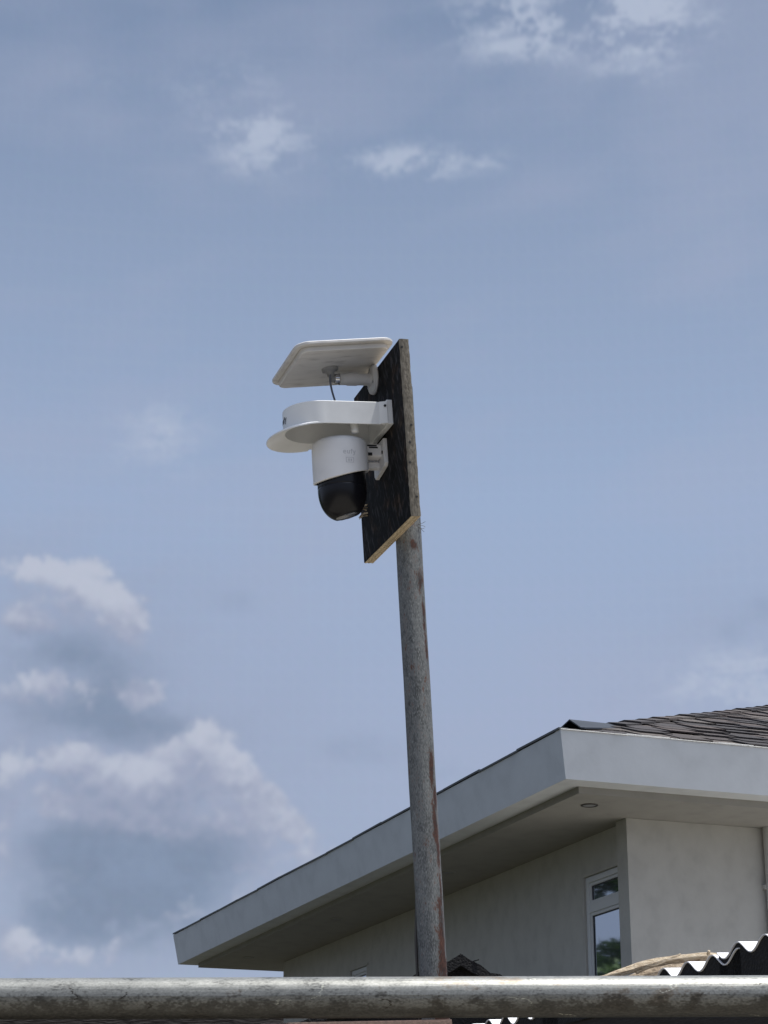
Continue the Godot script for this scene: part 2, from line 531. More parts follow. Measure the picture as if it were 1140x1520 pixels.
func make_materials() -> void:
	var fine := ntex(0.05, 3, [])
	var soft := ntex(0.012, 5, [[0.0, grey(0.93)], [0.45, grey(0.975)], [1.0, grey(1.0)]])
	var streak := ntex(0.02, 8, [[0.0, grey(0.95)], [0.4, grey(0.98)], [1.0, grey(1.0)]])
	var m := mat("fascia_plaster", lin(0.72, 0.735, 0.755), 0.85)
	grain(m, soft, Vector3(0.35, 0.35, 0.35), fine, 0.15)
	m = mat("wall_plaster", lin(0.565, 0.55, 0.52), 0.9)
	grain(m, soft, Vector3(0.6, 0.5, 0.6), fine, 0.25)
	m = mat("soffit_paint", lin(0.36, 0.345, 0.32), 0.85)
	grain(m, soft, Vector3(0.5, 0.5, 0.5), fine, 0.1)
	m = mat("rim_paint", lin(0.72, 0.71, 0.68), 0.8)
	grain(m, streak, Vector3(3, 3, 3), fine, 0.3)
	mat("drip_metal", lin(0.10, 0.105, 0.11), 0.6, 0.2)
	mat("flashing", lin(0.030, 0.034, 0.042), 0.45, 0.3)
	var sh := ntex(0.03, 12, [[0.0, grey(0.55)], [0.5, grey(0.85)], [1.0, grey(1.0)]])
	for k in 5:
		var c: Color = [lin(0.075, 0.062, 0.060), lin(0.048, 0.042, 0.044), lin(0.105, 0.082, 0.076), lin(0.066, 0.058, 0.062), lin(0.135, 0.115, 0.105)][k]
		m = mat("shingle_%d" % k, c, 0.9)
		grain(m, sh, Vector3(2.2, 2.2, 2.2), fine, 0.4)
	mat("window_frame", lin(0.70, 0.71, 0.73), 0.5)
	mat("window_glass", lin(0.46, 0.50, 0.55), 0.03, 0.9)
	mat("lamp_dark", lin(0.05, 0.045, 0.04), 0.5)
	mat("pipe_paint", lin(0.58, 0.57, 0.55), 0.6)
	m = mat("thatch_and_shade", lin(0.012, 0.011, 0.012), 0.95)
	grain(m, sh, Vector3(3, 3, 3), fine, 0.5)
	m = mat("dark_wood", lin(0.030, 0.024, 0.022), 0.9)
	grain(m, sh, Vector3(1.0, 6.0, 1.0), fine, 0.3)
	m = mat("sheet_white", lin(0.80, 0.79, 0.80), 0.55)
	grain(m, soft, Vector3(2, 2, 2))
	m = mat("yard_soil", lin(0.045, 0.044, 0.030), 0.95)
	grain(m, ntex(0.02, 40, [[0.0, Color(0.70, 0.72, 0.60)], [0.5, Color(0.9, 0.88, 0.82)], [1.0, Color(1, 1, 1)]]), Vector3(0.12, 0.12, 0.12), fine, 1.0)
	m = mat("bounce_dirt", lin(0.32, 0.29, 0.24), 0.95)
	grain(m, ntex(0.02, 43, [[0.0, grey(0.75)], [0.5, grey(0.94)], [1.0, grey(1.0)]]), Vector3(0.3, 0.3, 0.3), fine, 0.5)
	m = mat("bounce_concrete", lin(0.54, 0.515, 0.47), 0.9)
	grain(m, ntex(0.02, 41, [[0.0, grey(0.78)], [0.5, grey(0.94)], [1.0, grey(1.0)]]), Vector3(0.3, 0.3, 0.3), fine, 0.3)
	mat("leaf", lin(0.055, 0.105, 0.030), 0.6)
	M.leaf.backlight_enabled = true
	M.leaf.backlight = Color(0.25, 0.35, 0.12)
	mat("leaf_light", lin(0.085, 0.14, 0.040), 0.6)
	M.leaf_light.backlight_enabled = true
	M.leaf_light.backlight = Color(0.3, 0.4, 0.15)
	m = mat("bark", lin(0.11, 0.09, 0.07), 0.95)
	grain(m, sh, Vector3(2, 0.7, 2), fine, 1.0)
	# galvanised post and rail: computed sheets wrapped round the pipes
	m = mat("post_zinc", Color.WHITE, 0.6, 0.25)
	m.albedo_texture = post_texture()
	m.heightmap_enabled = true
	m.heightmap_texture = fine
	m.heightmap_scale = 0.03
	m.texture_repeat = true
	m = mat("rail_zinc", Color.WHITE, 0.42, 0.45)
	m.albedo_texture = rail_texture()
	m.heightmap_enabled = true
	m.heightmap_texture = fine
	m.heightmap_scale = 0.03
	m = mat("rust_pipe", lin(0.085, 0.050, 0.040), 0.85)
	grain(m, ntex(0.03, 61, [[0.0, Color(0.55, 0.5, 0.5)], [0.55, Color(0.9, 0.85, 0.8)], [0.8, Color(1, 1, 1)], [1.0, Color(1.6, 1.6, 1.6)]]), Vector3(7, 7, 7), fine, 0.1)
	# mount
	m = mat("white_plastic", lin(0.80, 0.80, 0.82), 0.42)
	grain(m, soft, Vector3(2, 2, 2))
	m = mat("hood_plastic", lin(0.79, 0.80, 0.81), 0.42)
	grain(m, soft, Vector3(2, 2, 2))
	m = mat("panel_plastic", lin(0.64, 0.625, 0.615), 0.5)
	grain(m, ntex(0.01, 71, [[0.0, grey(0.80)], [0.35, grey(0.96)], [1.0, grey(1.0)]], 512, 3), Vector3(3, 3, 8))
	mat("solar_cell", lin(0.012, 0.016, 0.035), 0.12)
	mat("grey_plastic", lin(0.26, 0.26, 0.265), 0.5)
	mat("chrome", lin(0.62, 0.62, 0.64), 0.12, 1.0)
	mat("cable_sheath", lin(0.12, 0.13, 0.16), 0.5)
	m = mat("black_plastic", lin(0.008, 0.008, 0.011), 0.28)
	m.metallic_specular = 0.4
	mat("lens_glass", lin(0.004, 0.004, 0.006), 0.05)
	mat("dark_slot", lin(0.02, 0.02, 0.022), 0.7)
	mat("print_grey", lin(0.52, 0.52, 0.55), 0.5)
	mat("print_dark", lin(0.10, 0.11, 0.13), 0.5)
	mat("steel", lin(0.33, 0.33, 0.34), 0.4, 0.8)
	m = mat("board_film", Color.WHITE, 0.8)
	m.metallic_specular = 0.25
	m.albedo_texture = film_texture()
	m = mat("board_edge", Color.WHITE, 0.9)
	grain(m, ntex(0.03, 81, [[0.0, lin(0.11, 0.095, 0.075)], [0.4, lin(0.17, 0.15, 0.118)], [0.7, lin(0.215, 0.19, 0.155)], [1.0, lin(0.27, 0.245, 0.205)]]), Vector3(12, 3, 12), fine, 0.1)
	for k in 5:
		m = mat("ply_%d" % k, [lin(0.56, 0.46, 0.31), lin(0.62, 0.52, 0.37), lin(0.50, 0.40, 0.26), lin(0.60, 0.49, 0.34), lin(0.54, 0.43, 0.29)][k], 0.85)
		grain(m, ntex(0.04, 90 + k, [[0.0, grey(0.75)], [0.6, grey(1.0)], [1.0, grey(1.05)]], 256), Vector3(14, 30, 5))
	m = mat("log_core", Color.WHITE, 0.9)
	grain(m, ntex(0.02, 103, [[0.0, lin(0.06, 0.04, 0.028)], [0.4, lin(0.22, 0.165, 0.11)], [0.7, lin(0.42, 0.34, 0.25)], [1.0, lin(0.58, 0.51, 0.41)]]), Vector3(3.5, 16, 16), fine, 0.5)
	m = mat("log_wood", Color.WHITE, 0.9)
	grain(m, ntex(0.02, 101, [[0.0, lin(0.16, 0.11, 0.07)], [0.4, lin(0.36, 0.28, 0.19)], [0.7, lin(0.50, 0.42, 0.31)], [1.0, lin(0.62, 0.56, 0.46)]]), Vector3(2.5, 14, 14), fine, 0.4)

# the post: across is the turn (0.5 faces +z), down is height in metres from the ground up to 3.3 m
const POST_TOP := 3.3
func post_texture() -> Texture2D:
	var w := 256
	var h := 2048
	var a := noise(0.035, 201, 5)
	var b := noise(0.16, 202, 3)
	var c := noise(0.012, 203, 3)
	# turn (radians right of the camera side), height, half-turn, half-height
	var rust := [[0.35, 2.829, 0.35, 0.010], [0.75, 2.76, 0.35, 0.020], [0.95, 2.69, 0.22, 0.035], [1.05, 2.63, 0.2, 0.03], [0.80, 2.41, 0.28, 0.045], [1.0, 2.36, 0.25, 0.04], [0.85, 2.31, 0.30, 0.045], [0.95, 2.27, 0.2, 0.03], [0.8, 2.06, 0.55, 0.055], [0.62, 1.98, 0.65, 0.06], [0.9, 2.13, 0.33, 0.06], [1.0, 2.19, 0.15, 0.03]]
	var bytes := PackedByteArray()
	bytes.resize(w * h * 3)
	for y in h:
		var hh := POST_TOP * (1.0 - float(y) / h)
		for x in w:
			var t := TAU * float(x) / w - PI
			var q := Vector3(cos(t) * 14.0, hh * 240.0, sin(t) * 14.0)
			var na := a.get_noise_3dv(q * 3.0)
			var nb := b.get_noise_3dv(q * Vector3(5.5, 4.0, 5.5))
			var nc := c.get_noise_3dv(q * 2.0)
			var v := 0.150 + 0.080 * na + 0.13 * nb + 0.04 * nc
			if nb > 0.28:
				v += 0.09 * (nb - 0.28) / 0.3
			v = maxf(v, 0.03)
			var col := Vector3(v * 0.97, v, v * 0.985)
			var ru := 0.0
			for r in rust:
				var dh: float = (hh - r[1]) / r[3]
				if absf(dh) < 2.2:
					var dt: float = angle_difference(r[0], t) / r[2]
					ru = maxf(ru, exp(-(dt * dt + dh * dh)))
			var rr := sstep(0.30, 0.62, ru * 1.0 + 0.75 * na + 0.65 * nb)
			rr = maxf(rr, 0.45 * sstep(0.45, 0.65, na + 0.3 * nb) * sstep(0.0, 0.4, nc))
			var rc := Vector3(0.050, 0.020, 0.012) * maxf(0.25, 1.0 + 1.5 * nb + 0.8 * na)
			col = col.lerp(rc, rr)
			var g := Color(maxf(col.x, 0.01), maxf(col.y, 0.01), maxf(col.z, 0.008)).linear_to_srgb()
			var i := (y * w + x) * 3
			bytes[i] = int(g.r * 255.0)
			bytes[i + 1] = int(g.g * 255.0)
			bytes[i + 2] = int(g.b * 255.0)
	return ImageTexture.create_from_image(Image.create_from_data(w, h, false, Image.FORMAT_RGB8, bytes))

const SHADE_DIRT_SIDE := 1.0
# the rail: across is its length (4 m), down is the turn
func rail_texture() -> Texture2D:
	var w := 2048
	var h := 256
	var a := noise(0.03, 301, 5)
	var b := noise(0.12, 302, 4)
	var c := noise(0.01, 303, 3)
	var d := noise(0.08, 304, 2)
	var bytes := PackedByteArray()
	bytes.resize(w * h * 3)
	for y in h:
		var t := TAU * float(y) / h
		for x in w:
			var q := Vector3(x, cos(t) * 17.0, sin(t) * 17.0)
			var na := a.get_noise_3dv(q * Vector3(1.2, 2.0, 2.0))
			var nb := b.get_noise_3dv(q * Vector3(2.0, 3.0, 3.0))
			var nc := c.get_noise_3dv(q * Vector3(0.6, 1.0, 1.0))
			var v := 0.23 + 0.07 * na + 0.05 * nb + 0.05 * nc
			v -= 0.07 * sstep(0.2, 0.6, -(na * 0.8 + nb * 0.8))
			var col := Vector3(v, v, v * 0.93)
			var rr := sstep(0.30, 0.60, nc + 0.55 * na + 0.2 * nb)
			col = col.lerp(Vector3(0.13, 0.085, 0.045) * (1.0 + 0.6 * nb), rr * 0.6)
			# shade and brown dirt painted into the pipe's underside, with a ragged edge
			var shade_dirt := sstep(-0.1, 0.75, sin(t) * SHADE_DIRT_SIDE * 1.2 + 0.8 * na + 0.7 * nb)
			col = col.lerp(Vector3(0.034, 0.032, 0.028) * (1.0 + 1.1 * nb), shade_dirt * 0.92)
			col *= 1.0 + 0.30 * d.get_noise_3dv(q * 6.0)
			var g := Color(maxf(col.x, 0.01), maxf(col.y, 0.01), maxf(col.z, 0.01)).linear_to_srgb()
			var i := (y * w + x) * 3
			bytes[i] = int(g.r * 255.0)
			bytes[i + 1] = int(g.g * 255.0)
			bytes[i + 2] = int(g.b * 255.0)
	var im := Image.create_from_data(w, h, false, Image.FORMAT_RGB8, bytes)
	# pale scuffs and scratches, a few dark chips
	var r2 := RandomNumberGenerator.new()
	r2.seed = 77
	for k in 130:
		var x := r2.randf_range(0, w)
		var y := r2.randf_range(0, h)
		var v := r2.randf_range(0.62, 0.86)
		var col := Color(v, v, v * 0.93) if r2.randf() < 0.7 else Color(0.12, 0.10, 0.08)
		var ang := r2.randf_range(-0.6, 0.6)
		for j in r2.randi_range(6, 26):
			ang += r2.randf_range(-0.9, 0.9)
			x += cos(ang) * 1.2
			y += sin(ang) * 1.6
			im.set_pixel(posmod(int(x), w), posmod(int(y), h), col.lerp(im.get_pixel(posmod(int(x), w), posmod(int(y), h)), 0.35))
			if r2.randf() < 0.5:
				im.set_pixel(posmod(int(x), w), posmod(int(y) + 1, h), col)
	return ImageTexture.create_from_image(im)

func film_texture() -> Texture2D:
	var w := 512
	var a := noise(0.02, 401, 5)
	var b := noise(0.06, 402, 4)
	var bytes := PackedByteArray()
	bytes.resize(w * w * 3)
	for y in w:
		for x in w:
			# slanting fibre strands in the dark resin film
			var s := a.get_noise_2d(x * 2.2 + y * 1.1, (y - x * 0.5) * 0.45)
			var s2 := a.get_noise_2d(900.0 + x * 2.0 - y * 1.6, (y + x * 0.8) * 0.4)
			var n := b.get_noise_2d(x, y)
			var v := 0.010 + 0.006 * n
			v += 0.030 * sstep(0.18, 0.5, s) + 0.026 * sstep(0.2, 0.5, s2)
			v = maxf(v, 0.006)
			var warm := sstep(0.0, 0.5, a.get_noise_2d(x * 0.5 + 300.0, y * 0.5))
			var g := Color(v * (0.95 + 1.1 * warm), v * (0.97 + 0.5 * warm), v * (1.10 + 0.1 * warm)).linear_to_srgb()
			var i := (y * w + x) * 3
			bytes[i] = int(g.r * 255.0)
			bytes[i + 1] = int(g.g * 255.0)
			bytes[i + 2] = int(g.b * 255.0)
	return ImageTexture.create_from_image(Image.create_from_data(w, w, false, Image.FORMAT_RGB8, bytes))

# ------------------------------------------------------------------ ground
func make_ground() -> void:
	var st := mb()
	quad(st, Vector3(-1500, 0, -1500), Vector3(1500, 0, -1500), Vector3(1500, 0, 1500), Vector3(-1500, 0, 1500), Vector3.UP)
	var g := obj("ground", st, M.yard_soil, self)
	g.set_meta("kind", "structure")
	g.set_meta("label", "dark grassy soil below and beyond the frame")

	st = mb()
	quad(st, Vector3(-4.5, 0.004, 6), Vector3(4.5, 0.004, 6), Vector3(4.5, 0.004, -6.5), Vector3(-4.5, 0.004, -6.5), Vector3.UP)  # unseen pale patch added to bounce light up under hood and panel
	var w := obj("path", st, M.bounce_dirt, self)
	w.set_meta("kind", "structure")
	w.set_meta("label", "unseen pale ground added to bounce light upwards around the post and the rail")
	# unseen pale slab added to bounce light onto the house's right-hand side
	st = mb()
	var o := Vector3(1.5422, 0.004, -17.5799)
	var xu := Vector3(0.93789, 0, -0.34694)
	var zv := Vector3(0.34694, 0, 0.93789)
	quad(st, o + xu * 1.3 - zv * 1.1, o + xu * 17.0 - zv * 1.1, o + xu * 17.0 + zv * 9.0, o + xu * 1.3 + zv * 9.0, Vector3.UP)
	var y := obj("bounce_slab", st, M.bounce_concrete, self)
	y.set_meta("kind", "structure")
	y.set_meta("label", "unseen pale slab added to bounce light onto the right-hand side of the house")

# ------------------------------------------------------------------ house
# in the house's own axes: x runs back along the right-hand eave, -z runs back along the left-hand eave; y = 0 at the fascia's top
const EAVE := 5.908
const HU := 12.0
const HV := 13.19
const SLOPE := 0.369

func hp(u: float, y: float, v: float) -> Vector3:
	return Vector3(u, y, -v)

func loop_rect(i: float) -> Array:
	return [Vector2(i, i), Vector2(HU - i, i), Vector2(HU - i, HV - i), Vector2(i, HV - i)]

func make_house() -> void:
	var basis := Basis(Vector3(0.93789, 0, -0.34694), Vector3.UP, Vector3(0.34694, 0, 0.93789))
	var c := Vector3(1.5422, 5.9084, -17.5799)
	var house := thing("house", "pale grey plastered house with deep overhanging eaves and dark shingle hip roof", "house", Transform3D(basis, Vector3(c.x, 0, c.z)))
	var sh := Vector3(0, -EAVE, 0)
	# walls, with openings in the left-hand one
	var wu := 1.189
	var wv := 1.142
	var wv2 := 11.92
	var wu2 := HU - 1.19
	var th := 0.2
	var top := -0.482
	var base := -EAVE
	# [v from, v to, y from, y to]
	var holes := [[1.46, 2.25, -2.42, -0.86], [8.50, 9.09, -2.42, -0.94]]
	var wm := wu + 0.081
	var pier := 1.36
	var st := mb()
	# corner pier, standing proud of the long wall
	quad(st, hp(wu, base, wv), hp(wu, base, pier), hp(wu, top, pier), hp(wu, top, wv), Vector3(-1, 0, 0))
	quad(st, hp(wu, base, pier), hp(wm, base, pier), hp(wm, top, pier), hp(wu, top, pier), Vector3(0, 0, -1))
	var vs := [pier, 1.46, 2.25, 8.50, 9.09, wv2]
	for k in 5:
		var hole = null
		for h in holes:
			if absf(h[0] - vs[k]) < 0.001:
				hole = h
		if hole == null:
			quad(st, hp(wm, base, vs[k]), hp(wm, base, vs[k + 1]), hp(wm, top, vs[k + 1]), hp(wm, top, vs[k]), Vector3(-1, 0, 0))
		else:
			quad(st, hp(wm, base, vs[k]), hp(wm, base, vs[k + 1]), hp(wm, hole[2], vs[k + 1]), hp(wm, hole[2], vs[k]), Vector3(-1, 0, 0))
			quad(st, hp(wm, hole[3], vs[k]), hp(wm, hole[3], vs[k + 1]), hp(wm, top, vs[k + 1]), hp(wm, top, vs[k]), Vector3(-1, 0, 0))
			# reveals
			quad(st, hp(wm, hole[2], hole[0]), hp(wu + th, hole[2], hole[0]), hp(wu + th, hole[3], hole[0]), hp(wm, hole[3], hole[0]), Vector3(0, 0, -1))
			quad(st, hp(wm, hole[2], hole[1]), hp(wu + th, hole[2], hole[1]), hp(wu + th, hole[3], hole[1]), hp(wm, hole[3], hole[1]), Vector3(0, 0, 1))
			quad(st, hp(wm, hole[3], hole[0]), hp(wu + th, hole[3], hole[0]), hp(wu + th, hole[3], hole[1]), hp(wm, hole[3], hole[1]), Vector3(0, -1, 0))
			quad(st, hp(wm, hole[2], hole[0]), hp(wu + th, hole[2], hole[0]), hp(wu + th, hole[2], hole[1]), hp(wm, hole[2], hole[1]), Vector3(0, 1, 0))
	# inner skin of that wall so the room behind is closed
	for k in 5:
		if k == 1 or k == 3:
			var h = holes[0] if k == 1 else holes[1]
			quad(st, hp(wu + th, base, vs[k]), hp(wu + th, base, vs[k + 1]), hp(wu + th, h[2], vs[k + 1]), hp(wu + th, h[2], vs[k]), Vector3(1, 0, 0))
			quad(st, hp(wu + th, h[3], vs[k]), hp(wu + th, h[3], vs[k + 1]), hp(wu + th, top, vs[k + 1]), hp(wu + th, top, vs[k]), Vector3(1, 0, 0))
		else:
			quad(st, hp(wu + th, base, vs[k]), hp(wu + th, base, vs[k + 1]), hp(wu + th, top, vs[k + 1]), hp(wu + th, top, vs[k]), Vector3(1, 0, 0))
	quad(st, hp(wm, base, wv2), hp(wu + th, base, wv2), hp(wu + th, top, wv2), hp(wm, top, wv2), Vector3(0, 0, -1))
	quad(st, hp(wu, base, wv), hp(wu + 0.001, base, wv), hp(wu + 0.001, top, wv), hp(wu, top, wv), Vector3(0, 0, 1))
	obj("wall", st, M.wall_plaster, house, sh)
	st = mb()
	abox(st, hp(wu + 0.001, base, wv + th), hp(wu2, top, wv))
	obj("wall", st, M.wall_plaster, house, sh)
	st = mb()
	abox(st, hp(wu + th, base, wv2), hp(wu2, top, wv2 - th))
	obj("wall", st, M.wall_plaster, house, sh)
	st = mb()
	abox(st, hp(wu2 - th, base, wv2 - th), hp(wu2, top, wv + th))
	obj("wall", st, M.wall_plaster, house, sh)

	# fascia: four boards leaning out towards the top, mitred at the corners
	var lean := 0.07
	var tops := loop_rect(0.0)
	var bots := loop_rect(lean)
	var itop := loop_rect(0.10)
	var ibot := loop_rect(0.305)
	for k in 4:
		var a := k
		var b := (k + 1) % 4
		st = mb()
		var ta := hp(tops[a].x, 0, tops[a].y)
		var tb := hp(tops[b].x, 0, tops[b].y)
		var ba := hp(bots[a].x, -0.418, bots[a].y)
		var bb := hp(bots[b].x, -0.418, bots[b].y)
		var out: Vector3 = Vector3(0, -0.16, 0) + [Vector3(0, 0, 1), Vector3(1, 0, 0), Vector3(0, 0, -1), Vector3(-1, 0, 0)][k]
		quad(st, ta, tb, bb, ba, out)
		# top rim and underside
		quad(st, ta, tb, hp(itop[b].x, 0, itop[b].y), hp(itop[a].x, 0, itop[a].y), Vector3.UP)
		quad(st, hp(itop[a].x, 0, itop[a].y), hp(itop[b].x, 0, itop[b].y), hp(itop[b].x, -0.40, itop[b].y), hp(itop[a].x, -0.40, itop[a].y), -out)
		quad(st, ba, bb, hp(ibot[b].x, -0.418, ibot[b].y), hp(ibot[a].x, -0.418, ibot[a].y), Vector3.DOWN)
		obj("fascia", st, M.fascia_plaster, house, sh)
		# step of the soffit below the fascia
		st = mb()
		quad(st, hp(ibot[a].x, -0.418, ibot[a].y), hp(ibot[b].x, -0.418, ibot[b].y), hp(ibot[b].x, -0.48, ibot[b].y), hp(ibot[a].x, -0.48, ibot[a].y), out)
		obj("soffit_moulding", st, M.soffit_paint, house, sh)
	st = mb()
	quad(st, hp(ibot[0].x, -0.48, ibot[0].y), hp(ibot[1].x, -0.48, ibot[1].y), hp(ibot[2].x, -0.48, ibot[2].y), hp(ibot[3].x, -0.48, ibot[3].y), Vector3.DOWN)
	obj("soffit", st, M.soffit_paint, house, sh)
	# chipped rim of plaster along the right-hand fascia
	st = mb()
	var u := 0.0
	while u < HU - 0.3:
		var l := rng.randf_range(0.12, 0.45)
		var t := rng.randf_range(0.006, 0.018)
		cbox(st, hp(u + l * 0.5, t * 0.5 + 0.001, 0.048), Vector3(l * 0.5 - 0.001, 0, 0), Vector3(0, t * 0.5, 0), Vector3(0, 0, 0.052 + rng.randf_range(0.0, 0.006)), 0.002)
		u += l
	obj("plaster_rim", st, M.rim_paint, house, sh)
	# thin dark drip flashing along the left-hand fascia, a little wavy
	st = mb()
	var v := 0.02
	while v < HV - 0.1:
		var l := minf(0.9, HV - 0.02 - v)
		var w0 := rng.randf_range(-0.006, 0.008)
		cbox(st, hp(0.035, 0.010 + w0, v + l * 0.5), Vector3(0.046, 0, 0), Vector3(0, 0.009, 0), Vector3(0, 0.004 * rng.randf_range(-1, 1), l * 0.5 + 0.01))
		v += l
	obj("drip_flashing", st, M.drip_metal, house, sh)

	# roof: hip roof, its front slope shingled piece by piece
	var roof := Node3D.new()
	roof.name = "roof"
	house.add_child(roof)
	var e := 0.08
	var ridge := HU * 0.5
	var ry := (ridge - e) * SLOPE
	var y0 := 0.002
	st = mb()
	var a0 := hp(e, y0, e)
	var a1 := hp(HU - e, y0, e)
	var a2 := hp(HU - e, y0, HV - e)
	var a3 := hp(e, y0, HV - e)
	var r0 := hp(ridge, y0 + ry, ridge)
	var r1 := hp(ridge, y0 + ry, HV - ridge)
	var nn := Vector3(0, 1, 0)
	tri(st, [a0, a1, r0], [(nn + Vector3(0, 0, SLOPE)).normalized(), (nn + Vector3(0, 0, SLOPE)).normalized(), (nn + Vector3(0, 0, SLOPE)).normalized()])
	tri(st, [a2, a3, r1], [(nn - Vector3(0, 0, SLOPE)).normalized(), (nn - Vector3(0, 0, SLOPE)).normalized(), (nn - Vector3(0, 0, SLOPE)).normalized()])
	quad(st, a0, r0, r1, a3, nn - Vector3(SLOPE, 0, 0))
	quad(st, a1, a2, r1, r0, nn + Vector3(SLOPE, 0, 0))
	obj("roof_deck", st, M.shingle_1, roof, sh)
	shingles(roof, sh, e, y0)

	# bent dark sheet covering the foot of the hip
	st = mb()
	var dirh := hp(1, SLOPE * 0.62, 1).normalized()
	var sidew := hp(1, 0, -1).normalized()
	var rows := []
	for off in [0.0, 0.012]:
		for k in 2:
			var row := []
			for j in 9:
				var q := (j - 4) / 4.0
				var s0 := 0.17 if k == 0 else 0.98
				var lift := 0.115 if k == 0 else 0.035
				var p := hp(s0, SLOPE * s0 + lift - 0.03, s0) + sidew * q * (0.14 if k == 0 else 0.15) + Vector3(0, -absf(q) * (0.11 if k == 0 else 0.06) + (0.022 if absf(q) > 0.9 and k == 0 else 0.0) - off, 0)
				row.append(p)
			rows.append(row)
	surf(st, [rows[0], rows[1]], false, hp(0.5, -1, 0.5))
	surf(st, [rows[2], rows[3]], false, hp(0.5, -1, 0.5), 1, 1, true)
	surf(st, [rows[0], rows[2]], false, hp(0.5, 0, 0.5))
	surf(st, [rows[1], rows[3]], false, hp(0.5, 0, 0.5))
	var cols0 := []
	for r in [rows[0], rows[1]]:
		cols0.append([r[8], r[8] - Vector3(0, 0.012, 0)])
	surf(st, cols0, false, hp(0.5, 0, 0.5))
	obj("hip_flashing", st, M.flashing, house, sh)

	# windows of the left-hand wall
	for h in holes:
		window(house, sh, wm + 0.012, h)
	var lamp_no := 0
	# recessed lamps in the soffit
	for p in [[0.614, 0.733], [0.724, 4.43], [0.66, 7.9], [0.66, 11.6], [4.2, 0.72], [7.8, 0.72]]:
		var l := Node3D.new()
		l.name = "soffit_lamp"
		house.add_child(l, true)
		l.position = hp(p[0], -0.48, p[1]) - sh
		st = mb()
		lathe(st, Vector3.ZERO, Vector3.DOWN, [Vector2(0.080, 0.0), Vector2(0.078, 0.008), Vector2(0.066, 0.010), Vector2(0.060, 0.004)], 28, -0.5)
		obj("trim_ring", st, M.lamp_dark if lamp_no == 0 else M.soffit_paint, l)
		lamp_no += 1
		st = mb()
		disc(st, ring(Vector3(0, -0.004, 0), Vector3.DOWN, 0.061, 28), Vector3(0, -0.004, 0), Vector3.DOWN)
		obj("diffuser", st, M.grey_plastic, l)
	# rainwater pipe on the right-hand wall
	st = mb()
	rod(st, hp(2.665, base, wv - 0.062), hp(2.665, -0.482, wv - 0.062), 0.055, 20)
	var dp := obj("downpipe", st, M.pipe_paint, house, sh)
	for y in [-1.05, -2.9, -4.6]:
		st = mb()
		rod(st, hp(2.665, y - 0.022, wv - 0.062), hp(2.665, y + 0.022, wv - 0.062), 0.066, 20)
		cbox(st, hp(2.665, y, wv - 0.03), Vector3(0.075, 0, 0), Vector3(0, 0.02, 0), Vector3(0, 0, 0.03), 0.003)
		obj("bracket", st, M.pipe_paint, dp)

